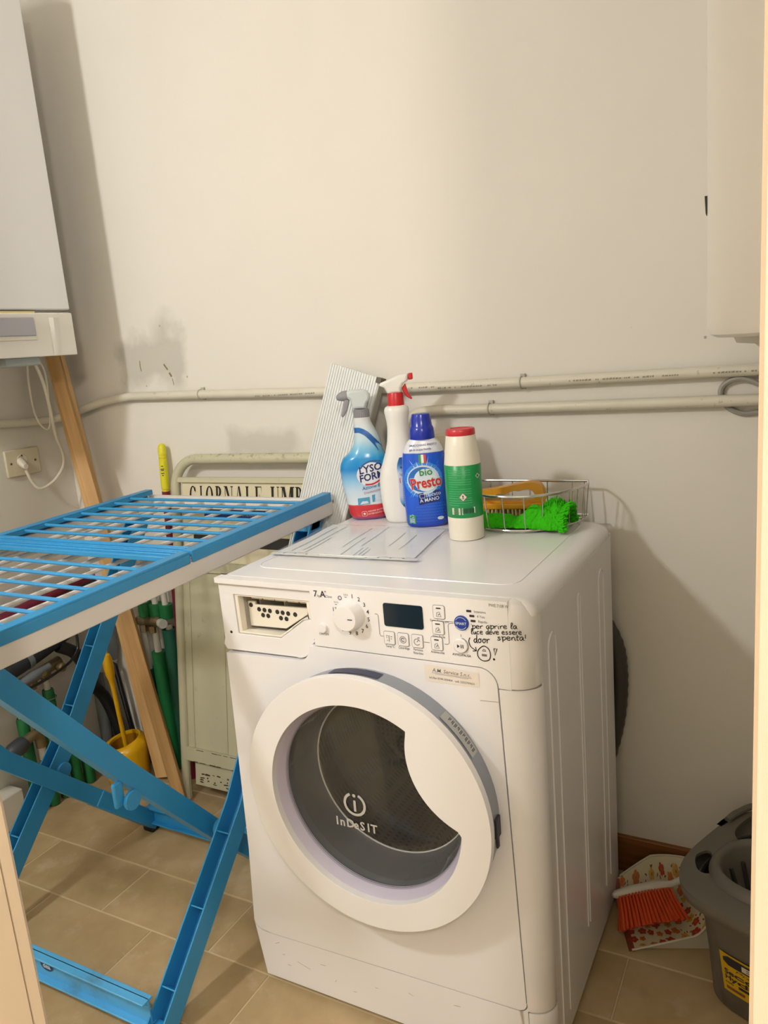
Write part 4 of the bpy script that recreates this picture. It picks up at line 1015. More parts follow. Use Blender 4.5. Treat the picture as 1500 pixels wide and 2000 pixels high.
obj('nozzle', MB().loft([[B.W(x, r*math.cos(t), .2825-h+r*math.sin(t)) for t in [2*PI*j/16 for j in range(16)]] for x, r, h in ((-.028, .0115, 0), (-.040, .0112, .001), (-.046, .009, .002), (-.051, .006, .003), (-.053, .003, .0035))]), M_grey, ls)
tr = [(-.034, .276), (-.024, .274), (-.026, .262), (-.031, .248), (-.038, .238), (-.043, .234), (-.046, .238), (-.041, .250), (-.038, .262)]
obj('trigger', side_prism(B, tr, .007), M_grey, ls, .002)
f = B.skin(.0006); f2_ = B.skin(.0010); f3_ = B.skin(.0014)
obj('label_oval', MB().disc(f, .010, .106, .0315, .0265, 36, 6, .15), mat('label_white', '#dfe3ea', .35), ls)
mb = MB().ribbon([(p.x, p.y) for p in smoothpath([(-.012, .1205, 0), (-.002, .130, 0), (.014, .1352, 0), (.034, .134, 0)], 6)], .0035, f2_)
obj('label_arc', mb, mat('label_teal', '#1f5f96', .35), ls)
mb = MB().ribbon([(p.x, p.y) for p in smoothpath([(-.004, .0835, 0), (.012, .0835, 0), (.028, .0905, 0), (.040, .100, 0)], 6)], .0038, f2_)
obj('label_red_arc', mb, mat('label_red', '#c2303a', .35), ls)
mb = MB().text('LYSO', .0225, -.0155, .1075, f3_, bold=.022, shear=.12, rot=.17, sx=.98).text('FORM', .0225, -.0155, .0890, f3_, bold=.022, shear=.12, rot=.17, sx=.93)
obj('brand_lettering', mb, mat('label_navy', '#1a2160', .4), ls)
mb = MB().text('Azione Batteri', .0115, -.012, .0705, f3_, rot=.17, shear=.25); mb.text('SPRAY E PULISCI', .0052, .004, .1965, f3_, rot=-.72)
obj('label_text', mb, mat('label_blue_text', '#2a4b86', .4), ls)
obj('label_text_red', MB().text('Disinfettante', .0072, -.008, .0615, f3_, rot=.17), mat('label_red_text', '#b0506a', .4), ls)
obj('neck_band', MB().ribbon([(p.x, p.y) for p in smoothpath([(-.0215, .2035, 0), (-.008, .2045, 0), (.006, .1975, 0), (.018, .185, 0), (.029, .171, 0), (.036, .160, 0)], 6)], .0115, f), mat('label_band_blue', '#1c62b0', .35), ls)
for (u0_, u1_, dv) in ((-.024, .003, 0), (.0085, .036, .006)):
    pic = obj('label_picture', MB().flat([[(u0_, .036+dv), (u1_, .0385+dv), (u1_, .0545+dv), (u0_, .0525+dv)]], f2_), mat('picture_blue', '#4f9cc4', .4, var=.25, vscale=90), ls)
    obj('picture_shape', MB().flat([[(u0_+.004, .038+dv), (u1_-.003, .0405+dv), (u1_-.005, .0455+dv), (u0_+.010, .0455+dv)]], f3_), mat('picture_pale', '#cfdfe8', .4), pic)
mb = MB().ribbon(rrect(-.017, .0105, -.006, .0215, .002, 3), .0008, f2_, True).disc(f2_, -.0115, .016, .0028, .0028, 10, 1).text('AZIONE BATTERICIDA', .0052, -.004, .0190, f2_, rot=.10).text('DETERGENTE SPRAY', .0052, -.004, .0128, f2_, rot=.10)
obj('band_text', mb, mat('band_text_pale', '#f0d9d6', .4), ls)

# --- white degreaser spray
M_wb = mat('bottle_white', '#e6e5e0', .28, var=.01); M_red = mat('bottle_red', '#c8252b', .32)
B = Bottle(.155, .470, [(0, 0, .034, .024), (.003, 0, .039, .028), (.012, 0, .0425, .031), (.035, 0, .0470, .033), (.070, 0, .0495, .034), (.105, 0, .0480, .033), (.135, 0, .0390, .030), (.160, 0, .0305, .026), (.185, 0, .0255, .024), (.205, 0, .0235, .0225), (.222, 0, .0240, .023), (.236, 0, .0260, .0240), (.245, 0, .0270, .0240), (.252, 0, .0250, .022), (.256, 0, .0190, .018)]).dense()
ws = thing('spray_bottle', 'tall white spray bottle with a red collar and red trigger', 'spray bottle', B.o, 'cleaning bottles on the washing machine')
obj('bottle_body', B.mesh(), M_wb, ws, smooth=60)
obj('collar', cyl(B, [(.0165, .254), (.0178, .2555), (.0168, .281), (.0160, .283)]), M_red, ws)
hd = [(-.016, .282), (.013, .282), (.014, .292), (.020, .302), (.030, .307), (.031, .322), (.010, .320), (-.012, .312), (-.030, .306), (-.034, .301), (-.022, .295)]
obj('sprayer_head', side_prism(B, hd, .012), M_wb, ws, .003)
obj('nozzle', side_prism(B, [(.0305, .308), (.0405, .309), (.0405, .323), (.0305, .322)], .0095), M_red, ws, .002)
obj('trigger', side_prism(B, [(.0145, .292), (.0235, .302), (.025, .295), (.028, .282), (.0365, .268), (.0335, .2665), (.024, .273), (.018, .283)], .006), M_red, ws, .0015)
LB = Bottle(.155, .470, B.rows, VA+.50); LB.rows = B.rows
f = LB.skin(.0006); f2_ = LB.skin(.0010); f3_ = LB.skin(.0014)
lab = rrect(-.024, .034, .030, .140, .020, 6)
mb = MB().grid(12, 24, lambda s_, t: f((-.024+.054*s_)*(1 if .2 < t < .75 else (1-.35*((t-.75)/.25)**2 if t >= .75 else 1-.55*((.2-t)/.2)**2)), .034+.112*t))
obj('label', mb, mat_zramp('degreaser_label', [(0, '#27306f'), (.06, '#2d5c9c'), (.12, '#6fb3d4'), (.25, '#d5dfe6'), (.70, '#dbe3ea'), (.80, '#6fa9d6'), (.88, '#2f74b8'), (1, '#245aa0')], .35, .034, .146), ws)
obj('label_red_box', MB().flat([[(-.021, .0915), (.020, .0945), (.020, .1055), (-.021, .1025)]], f2_), M_red, ws)
obj('label_box_text', MB().text('IGIENIZZA', .0082, -.019, .0945, f3_, rot=.07, bold=.01), mat('label_white_text', '#f1eeee', .4), ws)
mb = MB().text('Sgrassatore', .0075, -.020, .1075, f2_, rot=.07)
for j in range(6): mb.ribbon([(-.016, .079-.0045*j), (.012, .080-.0045*j)], .0011, f2_)
for u, v in ((-.017, .1225), (-.013, .0855)): mb.add([f2_(u+a, v+b) for a, b in ((0, 0), (.0045, 0), (.0045, .0045), (0, .0045))], [(0, 1, 2, 3)])
mb.text('1 x 1', .0062, -.009, .1225, f2_); obj('label_text', mb, mat('label_slate_text', '#47557e', .4), ws)
obj('label_badge', MB().disc(f2_, -.004, .049, .0075, .0095, 18, 3), mat('label_white2', '#dfe6ee', .4), ws)

# --- blue hand-wash detergent
M_pb = mat_zramp('detergent_blue', [(0, '#1b3fae'), (.06, '#1b48c4'), (.3, '#1e5cd8'), (.62, '#2064de'), (.84, '#1b54d0'), (.855, '#1b54d0'), (.862, '#d7dce6'), (1, '#dde1ea')], .25, 0, .186)
B = Bottle(.226, .440, [(0, 0, .036, .024), (.003, 0, .0425, .029), (.010, 0, .0455, .031), (.03, 0, .0465, .032), (.065, 0, .0475, .032), (.095, 0, .0482, .032), (.125, 0, .0475, .032), (.150, 0, .0450, .031), (.165, 0, .0415, .029), (.176, 0, .0365, .0265), (.183, 0, .0305, .0245), (.187, 0, .0265, .0240)], VA+.02, 2.5).dense()
pr = thing('detergent_bottle', 'royal blue detergent bottle with blue screw cap, between white spray and green cleanser', 'detergent bottle', B.o, 'cleaning bottles on the washing machine')
obj('bottle_body', B.mesh(), M_pb, pr, smooth=60)
M_cap_b = mat('cap_blue', '#1b33a8', .22)
cap = obj('cap', cyl(B, [(.024, .186), (.0270, .1865), (.0268, .189), (.0272, .190), (.0258, .207), (.0235, .2125), (.0225, .214), (.0215, .228), (.0190, .2375), (.0170, .239), (.001, .2395)], seg=40), M_cap_b, pr)
f = B.skin(.0006, -.005); f2_ = B.skin(.0010, -.005); f3_ = B.skin(.0014, -.005); f4_ = B.skin(.0018, -.005)
M_pale = mat('label_pale_blue', '#a9cdf0', .35)
rays = MB(); rays2 = MB()
for j in range(44):
    a = 2*PI*j/44+random.uniform(-.04, .04); r0, r1 = .031, .031+random.uniform(.006, .022); w = random.uniform(.0006, .0016)
    c_, s_ = math.cos(a), math.sin(a); u_, v_ = .001, .1035
    if abs(u_+r1*c_) > .044: continue
    (rays if j % 2 else rays2).flat([[(u_+r0*c_-w*s_, v_+r0*s_+w*c_), (u_+r0*c_+w*s_, v_+r0*s_-w*c_), (u_+r1*c_, v_+r1*s_)]], f)
obj('label_glow', MB().disc(B.skin(.0004, -.005), .001, .1035, .0400, .0385, 40, 6), mat('label_glow_blue', '#3d86e4', .35), pr)
obj('label_rays', rays, M_pale, pr); obj('label_glints', rays2, mat('label_sky', '#4f93e0', .35), pr)
wv_ = MB()
for r in range(7):
    for c_ in range(12):
        u, v = -.020+c_*.0052+(r % 2)*.0026, .014+r*.0062
        if u < .0435 and (r < 6 or c_ > 3): wv_.ribbon([(u, v), (u+.0018, v+.0018), (u+.0036, v)], .0008, f)
obj('label_weave', wv_, mat('label_weave_blue', '#3c86dc', .35), pr)
obj('label_ring', MB().disc(f2_, .001, .1035, .0335, .0310, 40, 5), mat('label_ring_pale', '#c7dcf0', .35), pr)
obj('label_disc', MB().disc(f3_, -.001, .1045, .0290, .0265, 40, 5), mat('label_disc_blue', '#2b6cc4', .35), pr)
obj('label_swoosh', MB().disc(f4_, .006, .1030, .0245, .0240, 32, 5), mat('label_swoosh_pale', '#d6e4ef', .35), pr)
ft = B.skin(.0030, -.005); fo = B.skin(.0024, -.005)
obj('word_outline', MB().text('Presto', .0320, -.0245, .0845, fo, bold=.050, rot=.10, sx=.74), mat('label_white3', '#e6ecf2', .35), pr)
obj('brand_lettering', MB().text('Presto', .0320, -.0245, .0845, ft, bold=.026, rot=.10, sx=.74), mat('label_brand_red', '#c8322f', .35), pr)
obj('bio_lettering', MB().text('bio', .0215, -.0065, .1125, ft, bold=.012, rot=.06), mat('label_bio_green', '#2e8b45', .35), pr)
obj('navy_box', MB().flat([[(-.011, .0505), (.0315, .0560), (.0315, .0815), (-.011, .0750)]], fo), mat('label_box_navy', '#1a2c80', .35), pr)
mb = MB().text('bucato', .0112, .004, .0672, ft, rot=.12).text('A MANO', .0108, -.0085, .0555, ft, rot=.12, bold=.012, sx=.92); mb.ribbon(rrect(-.0085, .0655, .0015, .0735, .0015, 2), .0009, ft, True)
obj('box_lettering', mb, mat('label_white4', '#dbe4f2', .35), pr)
mb = MB().text('SMACCHIARE PRESTO', .0058, -.0235, .1735, f2_, bold=.008, rot=.02).text('già in acqua fredda', .0060, -.0235, .1650, f2_, bold=.008, rot=.02); obj('shoulder_text', mb, mat('label_blue_text2', '#27357e', .4), pr)
for j, (nm, cc_) in enumerate((('flag_green', '#3a9a58'), ('flag_white', '#e8ecee'), ('flag_red', '#c8494c'))):
    u = -.006+j*.0052; obj('flag_stripe', MB().flat([[(u, .139+abs(j-1)*.0), (u+.0052, .139), (u+.0052, .1565), (u, .1565)]], f2_), mat(nm, cc_, .4), pr)
obj('green_tag', MB().flat([[(-.0345, .0095), (-.0205, .0095), (-.0205, .029), (-.0345, .029)]], f2_), mat('tag_green', '#2f9460', .4), pr)
mb = MB()
for a in range(3): mb.ribbon([(-.0275+.0032*math.cos(t), .0265+.0032*math.sin(t)) for t in [2*PI*a/3+.3+.35*i for i in range(5)]], .0011, f3_)
for j in range(4): mb.ribbon([(-.0322, .0205-.0026*j), (-.0228, .0205-.0026*j)], .0012, f3_)
obj('tag_print', mb, mat('tag_white', '#d9e8dd', .4), pr)
obj('oval_mark', MB().disc(f2_, .0315, .0195, .0068, .0036, 20, 2), mat('label_white5', '#d4dcea', .4), pr)

# --- scouring powder / cream cleanser
M_cb = mat('cleanser_white', '#e6e1d3', .35, var=.015)
B = Bottle(.352, .349, [(0, 0, .0315, .0315), (.002, 0, .0345, .0345), (.045, 0, .0350, .0350), (.0455, 0, .0345, .0345), (.15, 0, .0352, .0352), (.152, 0, .0350, .0350), (.175, 0, .0325, .0325), (.203, 0, .0285, .0285), (.2045, 0, .0275, .0275)], VA-.1, 2)
cn = thing('cleanser_bottle', 'cream white cleanser bottle with green label and red lid, rightmost of the four bottles', 'cleaner bottle', B.o, 'cleaning bottles on the washing machine')
obj('bottle_body', B.mesh(), M_cb, cn, smooth=40)
mb = MB().lathe([(.0278, .2040), (.0284, .2050), (.0280, .2145), (.0265, .2165), (.020, .2170), (.019, .2158), (.001, .2155)], B.o, seg=40); obj('lid', mb, mat('lid_red', '#c4303a', .3), cn)
M_gl = NT('green_label'); xz = M_gl.xyz()
wgr = M_gl.n('ShaderNodeTexWave'); wgr.inputs['Scale'].default_value = 2; wgr.bands_direction = 'Z'; M_gl.l(M_gl.tc, wgr.inputs['Vector'])
M_green = M_gl.done(M_gl.mix(M_gl.noise(25), '#148a48', '#1a9a52'), .32)
obj('label', MB().loft([B.ring(z, 0, a, a, 48) for z, a in ((.0465, .0348), (.047, .0354), (.148, .0357), (.1485, .0352))], cap0=False, cap1=False), M_green, cn, smooth=60)
f = B.skin(.0011); f2_ = B.skin(.0015); f3_ = B.skin(.0019)
mb = MB()
for j in range(16):
    v = .1395-.0045*j; mb.ribbon([(-.0265+.006*i, v) for i in range(8)] if j % 4 != 3 else [(-.0265+.006*i, v) for i in range(4)], .0008, f)
obj('label_lines', mb, mat('line_green', '#5dbb86', .4), cn)
M_lw = mat('label_box_white', '#dfe3d6', .45)
obj('hazard_diamond', MB().flat([[(-.0005, .0795), (.0070, .088), (-.0005, .0965), (-.008, .088)]], f2_), M_lw, cn)
mb = MB().ribbon([(-.0005, .0800), (.0066, .088), (-.0005, .0960), (-.0076, .088)], .0010, f3_, True); obj('diamond_border', mb, mat('hazard_red', '#b5474a', .45), cn)
mb = MB().add([f3_(-.0005+a, .088+b) for a, b in ((-.0012, .0035), (.0012, .0035), (.0007, -.0012), (-.0007, -.0012))], [(0, 1, 2, 3)]); mb.disc(f3_, -.0005, .0852, .0011, .0011, 8, 1); obj('hazard_mark', mb, M_ink, cn)
obj('text_box', MB().flat([[(-.022, .0535), (-.007, .0535), (-.007, .0665), (-.022, .0665)]], f2_), M_lw, cn)
obj('barcode_box', MB().flat([[(-.004, .0535), (.020, .0555), (.020, .0675), (-.004, .0665)]], f2_), M_lw, cn)
mb = MB()
for j in range(13): mb.ribbon([(-.0025+.0017*j, .0560), (-.0025+.0017*j, .0655)], random.choice((.0006, .0010)), f3_)
obj('barcode', mb, M_ink, cn)
mb = MB()
for j in range(4): mb.ribbon([(-.0205, .0560+.0028*j), (-.0085, .0560+.0028*j)], .0008, f3_)
obj('box_text', mb, mat('text_rose', '#8f6a6a', .5), cn)
obj('small_symbol', MB().ribbon([(.0275, .122), (.0305, .1265), (.0275, .131), (.0245, .1265)], .0013, f2_, True), M_lw, cn)

# ================================================================== document sleeve
M_sleeve = glassy('plastic_sleeve', (.99, .99, .995), .12, '#f0f2f4', 1.25, .18)
q = NT('paper_print'); s2 = q.xyz()
M_paper = q.done(q.mix(q.math('MULTIPLY', q.noise(14, 4), .8), '#f3f4f5', '#dde1e4'), .6)
ds = thing('document_sleeve', 'clear plastic sleeve holding printed sheets, lying at the front of the washing machine top', 'plastic sleeve', (.16, .28, TOPZ))
C4 = [V(-.004, .150, 0), V(.337, .158, 0), V(.300, .398, 0), V(-.006, .404, 0)]
C4 = [V(.020, .146, 0), V(.334, .157, 0), V(.296, .400, 0), V(.000, .404, 0)]
def sl(s_, t, h): 
    p = (C4[0]*(1-s_)+C4[1]*s_)*(1-t)+(C4[3]*(1-s_)+C4[2]*s_)*t
    return (p.x, p.y, TOPZ+h+.0012*math.sin(s_*9+t*3)*math.sin(t*7+1)+.0012)
mb = MB().grid(18, 14, lambda a, b: sl(.03+a*.93, .085+b*.90, .0012)); mb.grid(18, 14, lambda a, b: sl(.03+a*.93, .085+b*.90, .0006)); obj('paper', mb, M_paper, ds)
mb = MB()
for t0, t1, s_ in ((.12, .9, .10), (.15, .95, .17), (.1, .55, .21), (.3, .9, .40), (.1, .6, .46), (.35, .95, .52), (.1, .3, .55), (.12, .32, .58), (.1, .28, .61), (.4, .8, .70), (.3, .75, .80)):
    n_ = 8; L = [sl(s_, t0+(t1-t0)*i/n_, .0019) for i in range(n_+1)]; R_ = [sl(s_+.006, t0+(t1-t0)*i/n_, .0019) for i in range(n_+1)]
    mb.add(L+R_, [(i, i+1, n_+2+i, n_+1+i) for i in range(n_)])
obj('printed_lines', mb, mat('print_soft', '#a2a7ac', .6), ds)
holes = [arcpts(.05+.9*(j+.5)/11, .030, .009, 0, 2*PI, 12, .012)[:-1] for j in range(11)]
mb = MB().grid(20, 16, lambda a, b: sl(a, .0+b, .0028)); obj('sleeve', mb, M_sleeve, ds)
mb = MB().plate([[(.0, .0), (.35, -.002), (.70, .0), (1, .0), (1, .058), (.7, .058), (.35, .058), (0, .058)]]+[h[::-1] for h in holes], lambda u, v, w: Vector(sl(u, v, w)), .0034, .0036); obj('punched_strip', mb, mat('sleeve_strip', '#d3d6d6', .3), ds)

# ================================================================== wire basket with brush and cloth
M_chrome = mat('chrome_wire', '#c9c8c4', .18, .95, var=.02)
bk = thing('wire_basket', 'D-shaped chrome wire basket on the rear right corner of the washing machine', 'wire basket', (.42, .50, TOPZ))
BCX, BCY, BRX, BRY = .425, .548, .124, .164
def bp_(a, k=1., z=0., e=2.): 
    c_, s_ = math.cos(a), math.sin(a); return V(BCX+BRX*k*math.copysign(abs(c_)**(2/e), c_), BCY+BRY*k*(-abs(s_)**(2/e)), TOPZ+z)
zt, zb = .076, .006
arc = [bp_(PI*i/28, 1.02, zt+.0, 2.2) for i in range(29)]
rim = [V(BCX+BRX*1.02-.008, BCY+.006, TOPZ+zt)]+arc[1:-1]+[V(BCX-BRX*1.02+.008, BCY+.006, TOPZ+zt)]
obj('rim', MB().tube(rim, .0028, 10, closed=True), M_chrome, bk)
arcb = [bp_(PI*i/28, .97, zb, 2.2) for i in range(29)]
obj('base_wire', MB().tube([V(BCX+BRX*.97, BCY, TOPZ+zb)]+arcb[1:-1]+[V(BCX-BRX*.97, BCY, TOPZ+zb)], .0020, 8, closed=True), M_chrome, bk)
for i, a in enumerate([.10, .24, .40, .58, .80, 1.05, 1.33, 1.62, 1.92, 2.2, 2.45, 2.7, 2.9]):
    p0, p1 = bp_(a, 1.02, zt-.001, 2.2), bp_(a, .965, .004, 2.2); pb = V(p1.x, BCY-.002, TOPZ+.004); pt = V(p1.x, BCY+.006, TOPZ+zt-.001)
    pts = [p0, p0*.15+p1*.85+V(0, 0, .0), p1+V(0, .004, -.001)] + ([pb, pt] if i % 2 == 0 and abs(pb.y-p1.y) > .02 else [p1+V(0, min(.03, (BCY-p1.y)*.5), -.001)])
    obj('upright_wire', MB().tube(pts, .0013, 6), M_chrome, bk)
for y in (.44, .48, .52):
    hw_ = BRX*.97*math.sqrt(max(0, 1-((BCY-y)/(BRY*.97))**2)); obj('floor_wire', MB().tube([(BCX-hw_, y, TOPZ+.0055), (BCX+hw_, y, TOPZ+.0055)], .0013, 6), M_chrome, bk)
# scrubbing brush with a looped orange handle
M_or = mat('brush_orange', '#dc9a1e', .35); M_br = mat('bristle_beige', '#c0a97e', .8, var=.15, vscale=80)
sb = thing('scrubbing_brush', 'orange scrubbing brush with a looped handle and beige bristles lying in the wire basket', 'brush', (.41, .50, TOPZ+.02))
bo_, ba = V(.395, .492, TOPZ), .14
def BW(x, y, z): return bo_+V(x*math.cos(ba)-y*math.sin(ba), x*math.sin(ba)+y*math.cos(ba), z)
outl = [(p.x, p.y) for p in smoothpath([(-.095, .044, 0), (-.085, .036, 0), (0, .033, 0), (.060, .037, 0), (.072, .044, 0), (.074, .056, 0), (.068, .076, 0), (.056, .084, 0), (.035, .084, 0), (-.02, .074, 0), (-.085, .064, 0), (-.097, .056, 0)], 5, True)]
inn = [(p.x, p.y) for p in smoothpath([(-.075, .050, 0), (0, .0465, 0), (.046, .0495, 0), (.054, .056, 0), (.050, .066, 0), (.040, .071, 0), (.022, .067, 0), (.010, .0675, 0), (-.006, .0615, 0), (-.022, .062, 0), (-.040, .0565, 0), (-.07, .056, 0)], 5, True)]
obj('handle', MB().plate([outl, inn], lambda u, v, w: BW(u, w, v), -.014, .014), M_or, sb, .004, seg=3)
mb = MB()
obj('brush_block', MB().loft([[BW(-.095+i, -.022+i*.4, z), BW(.070-i, -.022+i*.4, z), BW(.074-i, 0, z), BW(.070-i, .022-i*.4, z), BW(-.095+i, .022-i*.4, z), BW(-.10+i, 0, z)] for i, z in ((.002, .030), (0, .033), (0, .040), (.004, .043))]), M_or, sb, .002)
tufts = MB()
for i in range(21):
    for j in range(5):
        x, y = -.092+i*.0082+random.uniform(-.001, .001), -.018+j*.009
        tufts.tube([BW(x, y, .032), BW(x+random.uniform(-.002, .002)+.0035*(i-10)/10, y*1.25, .0085)], [.0021, .0034], 6)
o = obj('bristles', tufts, M_br, sb); o['kind'] = 'stuff'
# green microfibre cloth
q = NT('cloth_green'); nb = q.noise(260, 4, None, .7)
M_cloth = q.done(q.mix(q.math('MULTIPLY', nb, .7), '#35c411', '#55dd2c'), .95, 0, q.math('ADD', nb, q.math('MULTIPLY', q.noise(45, 3), 1.5)), .8, .004, .1)
from mathutils import noise as mnoise
def clothfn(s_, t):
    x = .352+.178*s_; th = PI*(1.12*t-.06)
    rad = .0165+.0325*max(0, (s_-.42))**.9*1.5+.003*math.sin(9*s_+2*t)
    if s_ > .90: rad *= 1-.35*(s_-.90)/.1
    cy_ = .418+.012*math.sin(3*s_)+.018*s_; dep = .022+.030*s_*.7
    n_ = mnoise.noise(Vector((x*38, t*4.2, 1.3)))*.009+mnoise.noise(Vector((x*90, t*9, 4)))*.004+mnoise.noise(Vector((x*260, t*26, 7)))*.0022
    return V(x+.006*mnoise.noise(Vector((t*7, s_*3, 0))), cy_-(dep+n_)*math.cos(th), TOPZ+.0072+max(0, (rad*1.25+n_)*math.sin(th)))
mb = MB().grid(130, 60, clothfn)
cz = tag(obj('microfibre_cloth', mb, M_cloth, None, smooth=80), 'bright green microfibre cloth bunched in the front of the wire basket', 'cloth')
fr_ = MB()
for i in range(60):
    t = i/60; p = clothfn(.995, t); 
    for j in range(3):
        d = V(random.uniform(.004, .012), random.uniform(-.008, .008), random.uniform(-.003, .009)); a = p+V(0, random.uniform(-.003, .003), random.uniform(-.002, .002)); fr_.tube([a-V(.006, 0, 0), a+d*.5, a+d], [.0022, .0024, .0012], 5)
for i in range(90):
    s_ = random.uniform(.72, .99); t = random.uniform(.25, .75); p = clothfn(s_, t); fr_.tube([p-V(0, 0, .002), p+V(random.uniform(-.002, .003), random.uniform(-.003, .002), random.uniform(.003, .007))], [.0022, .001], 5)
obj('fringe', fr_, M_cloth, cz)
# ================================================================== corner: brush holder, brush, sticks
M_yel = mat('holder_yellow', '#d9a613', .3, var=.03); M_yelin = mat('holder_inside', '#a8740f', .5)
HC = V(-.866, .468, 0)
bh = thing('brush_holder', 'yellow round toilet brush holder on the floor in the left corner', 'brush holder', HC)
def hring(r, z, tilt=0.):
    r *= 1.07
    return [HC+V(r*math.cos(2*PI*k/40), r*math.sin(2*PI*k/40), z+tilt*(math.sin(2*PI*k/40)*.8+math.cos(2*PI*k/40)*.5)) for k in range(40)]
mb = MB().loft([hring(.054, .0), hring(.057, .003), hring(.061, .06), hring(.0645, .110, .004), hring(.063, .121, .006), hring(.056, .131, .009), hring(.046, .136, .012), hring(.043, .135, .012), hring(.042, .125, .011), hring(.050, .09, .005), hring(.050, .01)], cap0=True, cap1=True)
obj('holder_body', mb, M_yel, bh, smooth=50)
obj('holder_well', MB().loft([hring(.0415, .126, .011), hring(.048, .09, .002), hring(.048, .013)], cap0=False), M_yelin, bh)
mb = MB()
for j in range(5):
    a = -1.05+j*.11; mb.add([HC+V(.0612*math.cos(a+b), .0612*math.sin(a+b), .048+c_) for b, c_ in ((0, 0), (.07, 0), (.07, .012-.002*j), (0, .010))], [(0, 1, 2, 3)])
obj('print_mark', mb, M_ink, bh)
tb = thing('toilet_brush', 'yellow-handled toilet brush standing in its holder in the left corner', 'toilet brush', HC+V(.004, 0, .02))
t0, t1 = V(-.855, .446, .424), V(-.862, .470, .085); dtb = (t1-t0)
obj('handle', MB().tube([t0+dtb*k for k in (0, .012, .05, .12, .20, .25, .32, .6, 1)], [.005, .0105, .0140, .0150, .0135, .0095, .0070, .0068, .0068], 16), M_yel, tb)
tuf = MB()
for i in range(70):
    a = random.random()*2*PI; z = .03+random.random()*.055; d = V(math.cos(a), math.sin(a), random.uniform(-.2, .2)); tuf.tube([V(-.862, .470, z), V(-.862, .470, z)+d*.034], .0012, 4)
o = obj('bristles', tuf, mat('bristle_yellow', '#c7b04a', .8), tb); o['kind'] = 'stuff'
st1 = thing('broom_stick', 'thin black stick leaning in the corner behind the yellow toilet brush', 'stick', (-.915, .548, 0))
obj('stick', MB().tube([(-.966, .555, .335), (-.957, .557, .33), (-.931, .575, .003)], [.006, .0085, .0085], 12), M_black, st1)
st2 = thing('metal_rod', 'dark rod with a silver band standing between the toilet brush and the pine board', 'rod', (-.86, .56, 0))
obj('rod', MB().tube([(-.893, .560, .345), (-.872, .572, .003)], .008, 12), M_black, st2)
obj('band', MB().tube([(-.8875, .563, .255), (-.8835, .5655, .19)], .0086, 12), mat('band_silver', '#a9a8a4', .3, .8), st2)
obj('pole_ring', MB().tube([(-.8905, .5615, .31), (-.890, .562, .30)], .0092, 12), mat('band_grey', '#4b4a47', .4), st2)

# ================================================================== pipework in the left corner
M_gin = mat('insulation_green', '#0e6a36', .55, var=.12, vscale=25); M_gin2 = mat('insulation_dark_green', '#0f5440', .6, var=.15)
M_pvc = mat('pipe_white', '#c9c7bd', .4); M_brass = mat('brass_dull', '#8a7a5c', .4, .6, var=.12, vscale=40); M_dkp = mat('insulation_black', '#23282f', .6, var=.15)
M_gpipe = mat('pipe_grey', '#70777c', .45)
grp = 'green insulated pipes on the left wall'
def riser(x, y, z_top, z_ins, label, r=.0165, m=None, group=grp, lean=(0, 0)):
    t = thing('insulated_pipe', label, 'pipe', (x, y, 0), group)
    obj('insulation', MB().tube([(x+lean[0], y+lean[1], z_ins), (x+lean[0]*.99, y+lean[1]*.99, z_ins-.004), (x, y, .004)], [r-.002, r, r], 16), m or M_gin, t)
    obj('inner_pipe', MB().tube([(x+lean[0], y+lean[1], z_ins-.01), (x+lean[0]*1.3, y+lean[1]*1.3, z_top)], .0095, 12), M_pvc, t)
    return t
riser(-.985, .235, .375, .300, 'green insulated pipe at the left edge, partly behind the drying rack leg')
riser(-.985, .285, .385, .262, 'green insulated pipe on the left wall, second from the door')
t_ = riser(-.985, .330, .405, .345, 'green insulated pipe on the left wall with a wire ring around its top')
obj('wire_ring', MB().tube([(-.985+.020*math.cos(a), .330+.020*math.sin(a), .318) for a in [2*PI*k/20 for k in range(20)]], .0018, 6, closed=True), M_gpipe, t_)
riser(-.985, .375, .20, .165, 'short green insulated pipe beside the grey hand valve')
riser(-.980, .415, .17, .135, 'rightmost short green insulated pipe on the left wall')
# brass manifold
mf = thing('pipe_manifold', 'dull brass manifold with threaded nuts above the green pipes', 'pipe fitting', (-.99, .28, .40))
obj('manifold_body', MB().tube([(-.985, .17, .386), (-.985, .385, .410)], .0165, 14), M_brass, mf)
for y, z in ((.235, .382), (.283, .390), (.330, .400)):
    nt_ = obj('nut', MB().lathe([(.016, 0), (.019, .003), (.019, .018), (.016, .021)], (-.985, y, z-.014), seg=6), M_brass, mf, .001)
    obj('collar', MB().lathe([(.0125, 0), (.0125, .010)], (-.985, y, z-.024), seg=16), M_brass, nt_)
for y, z in ((.300, .408), (.365, .400)): obj('bleed_cap', MB().lathe([(.012, 0), (.014, .004), (.013, .018), (.008, .022)], (-.965, y, z), (1, 0, .2), 12), M_brass, mf)
obj('valve_body', MB().tube([(-.96, .215, .404), (-.955, .27, .414), (-.96, .33, .420)], [.012, .016, .011], 14), M_gpipe, mf)
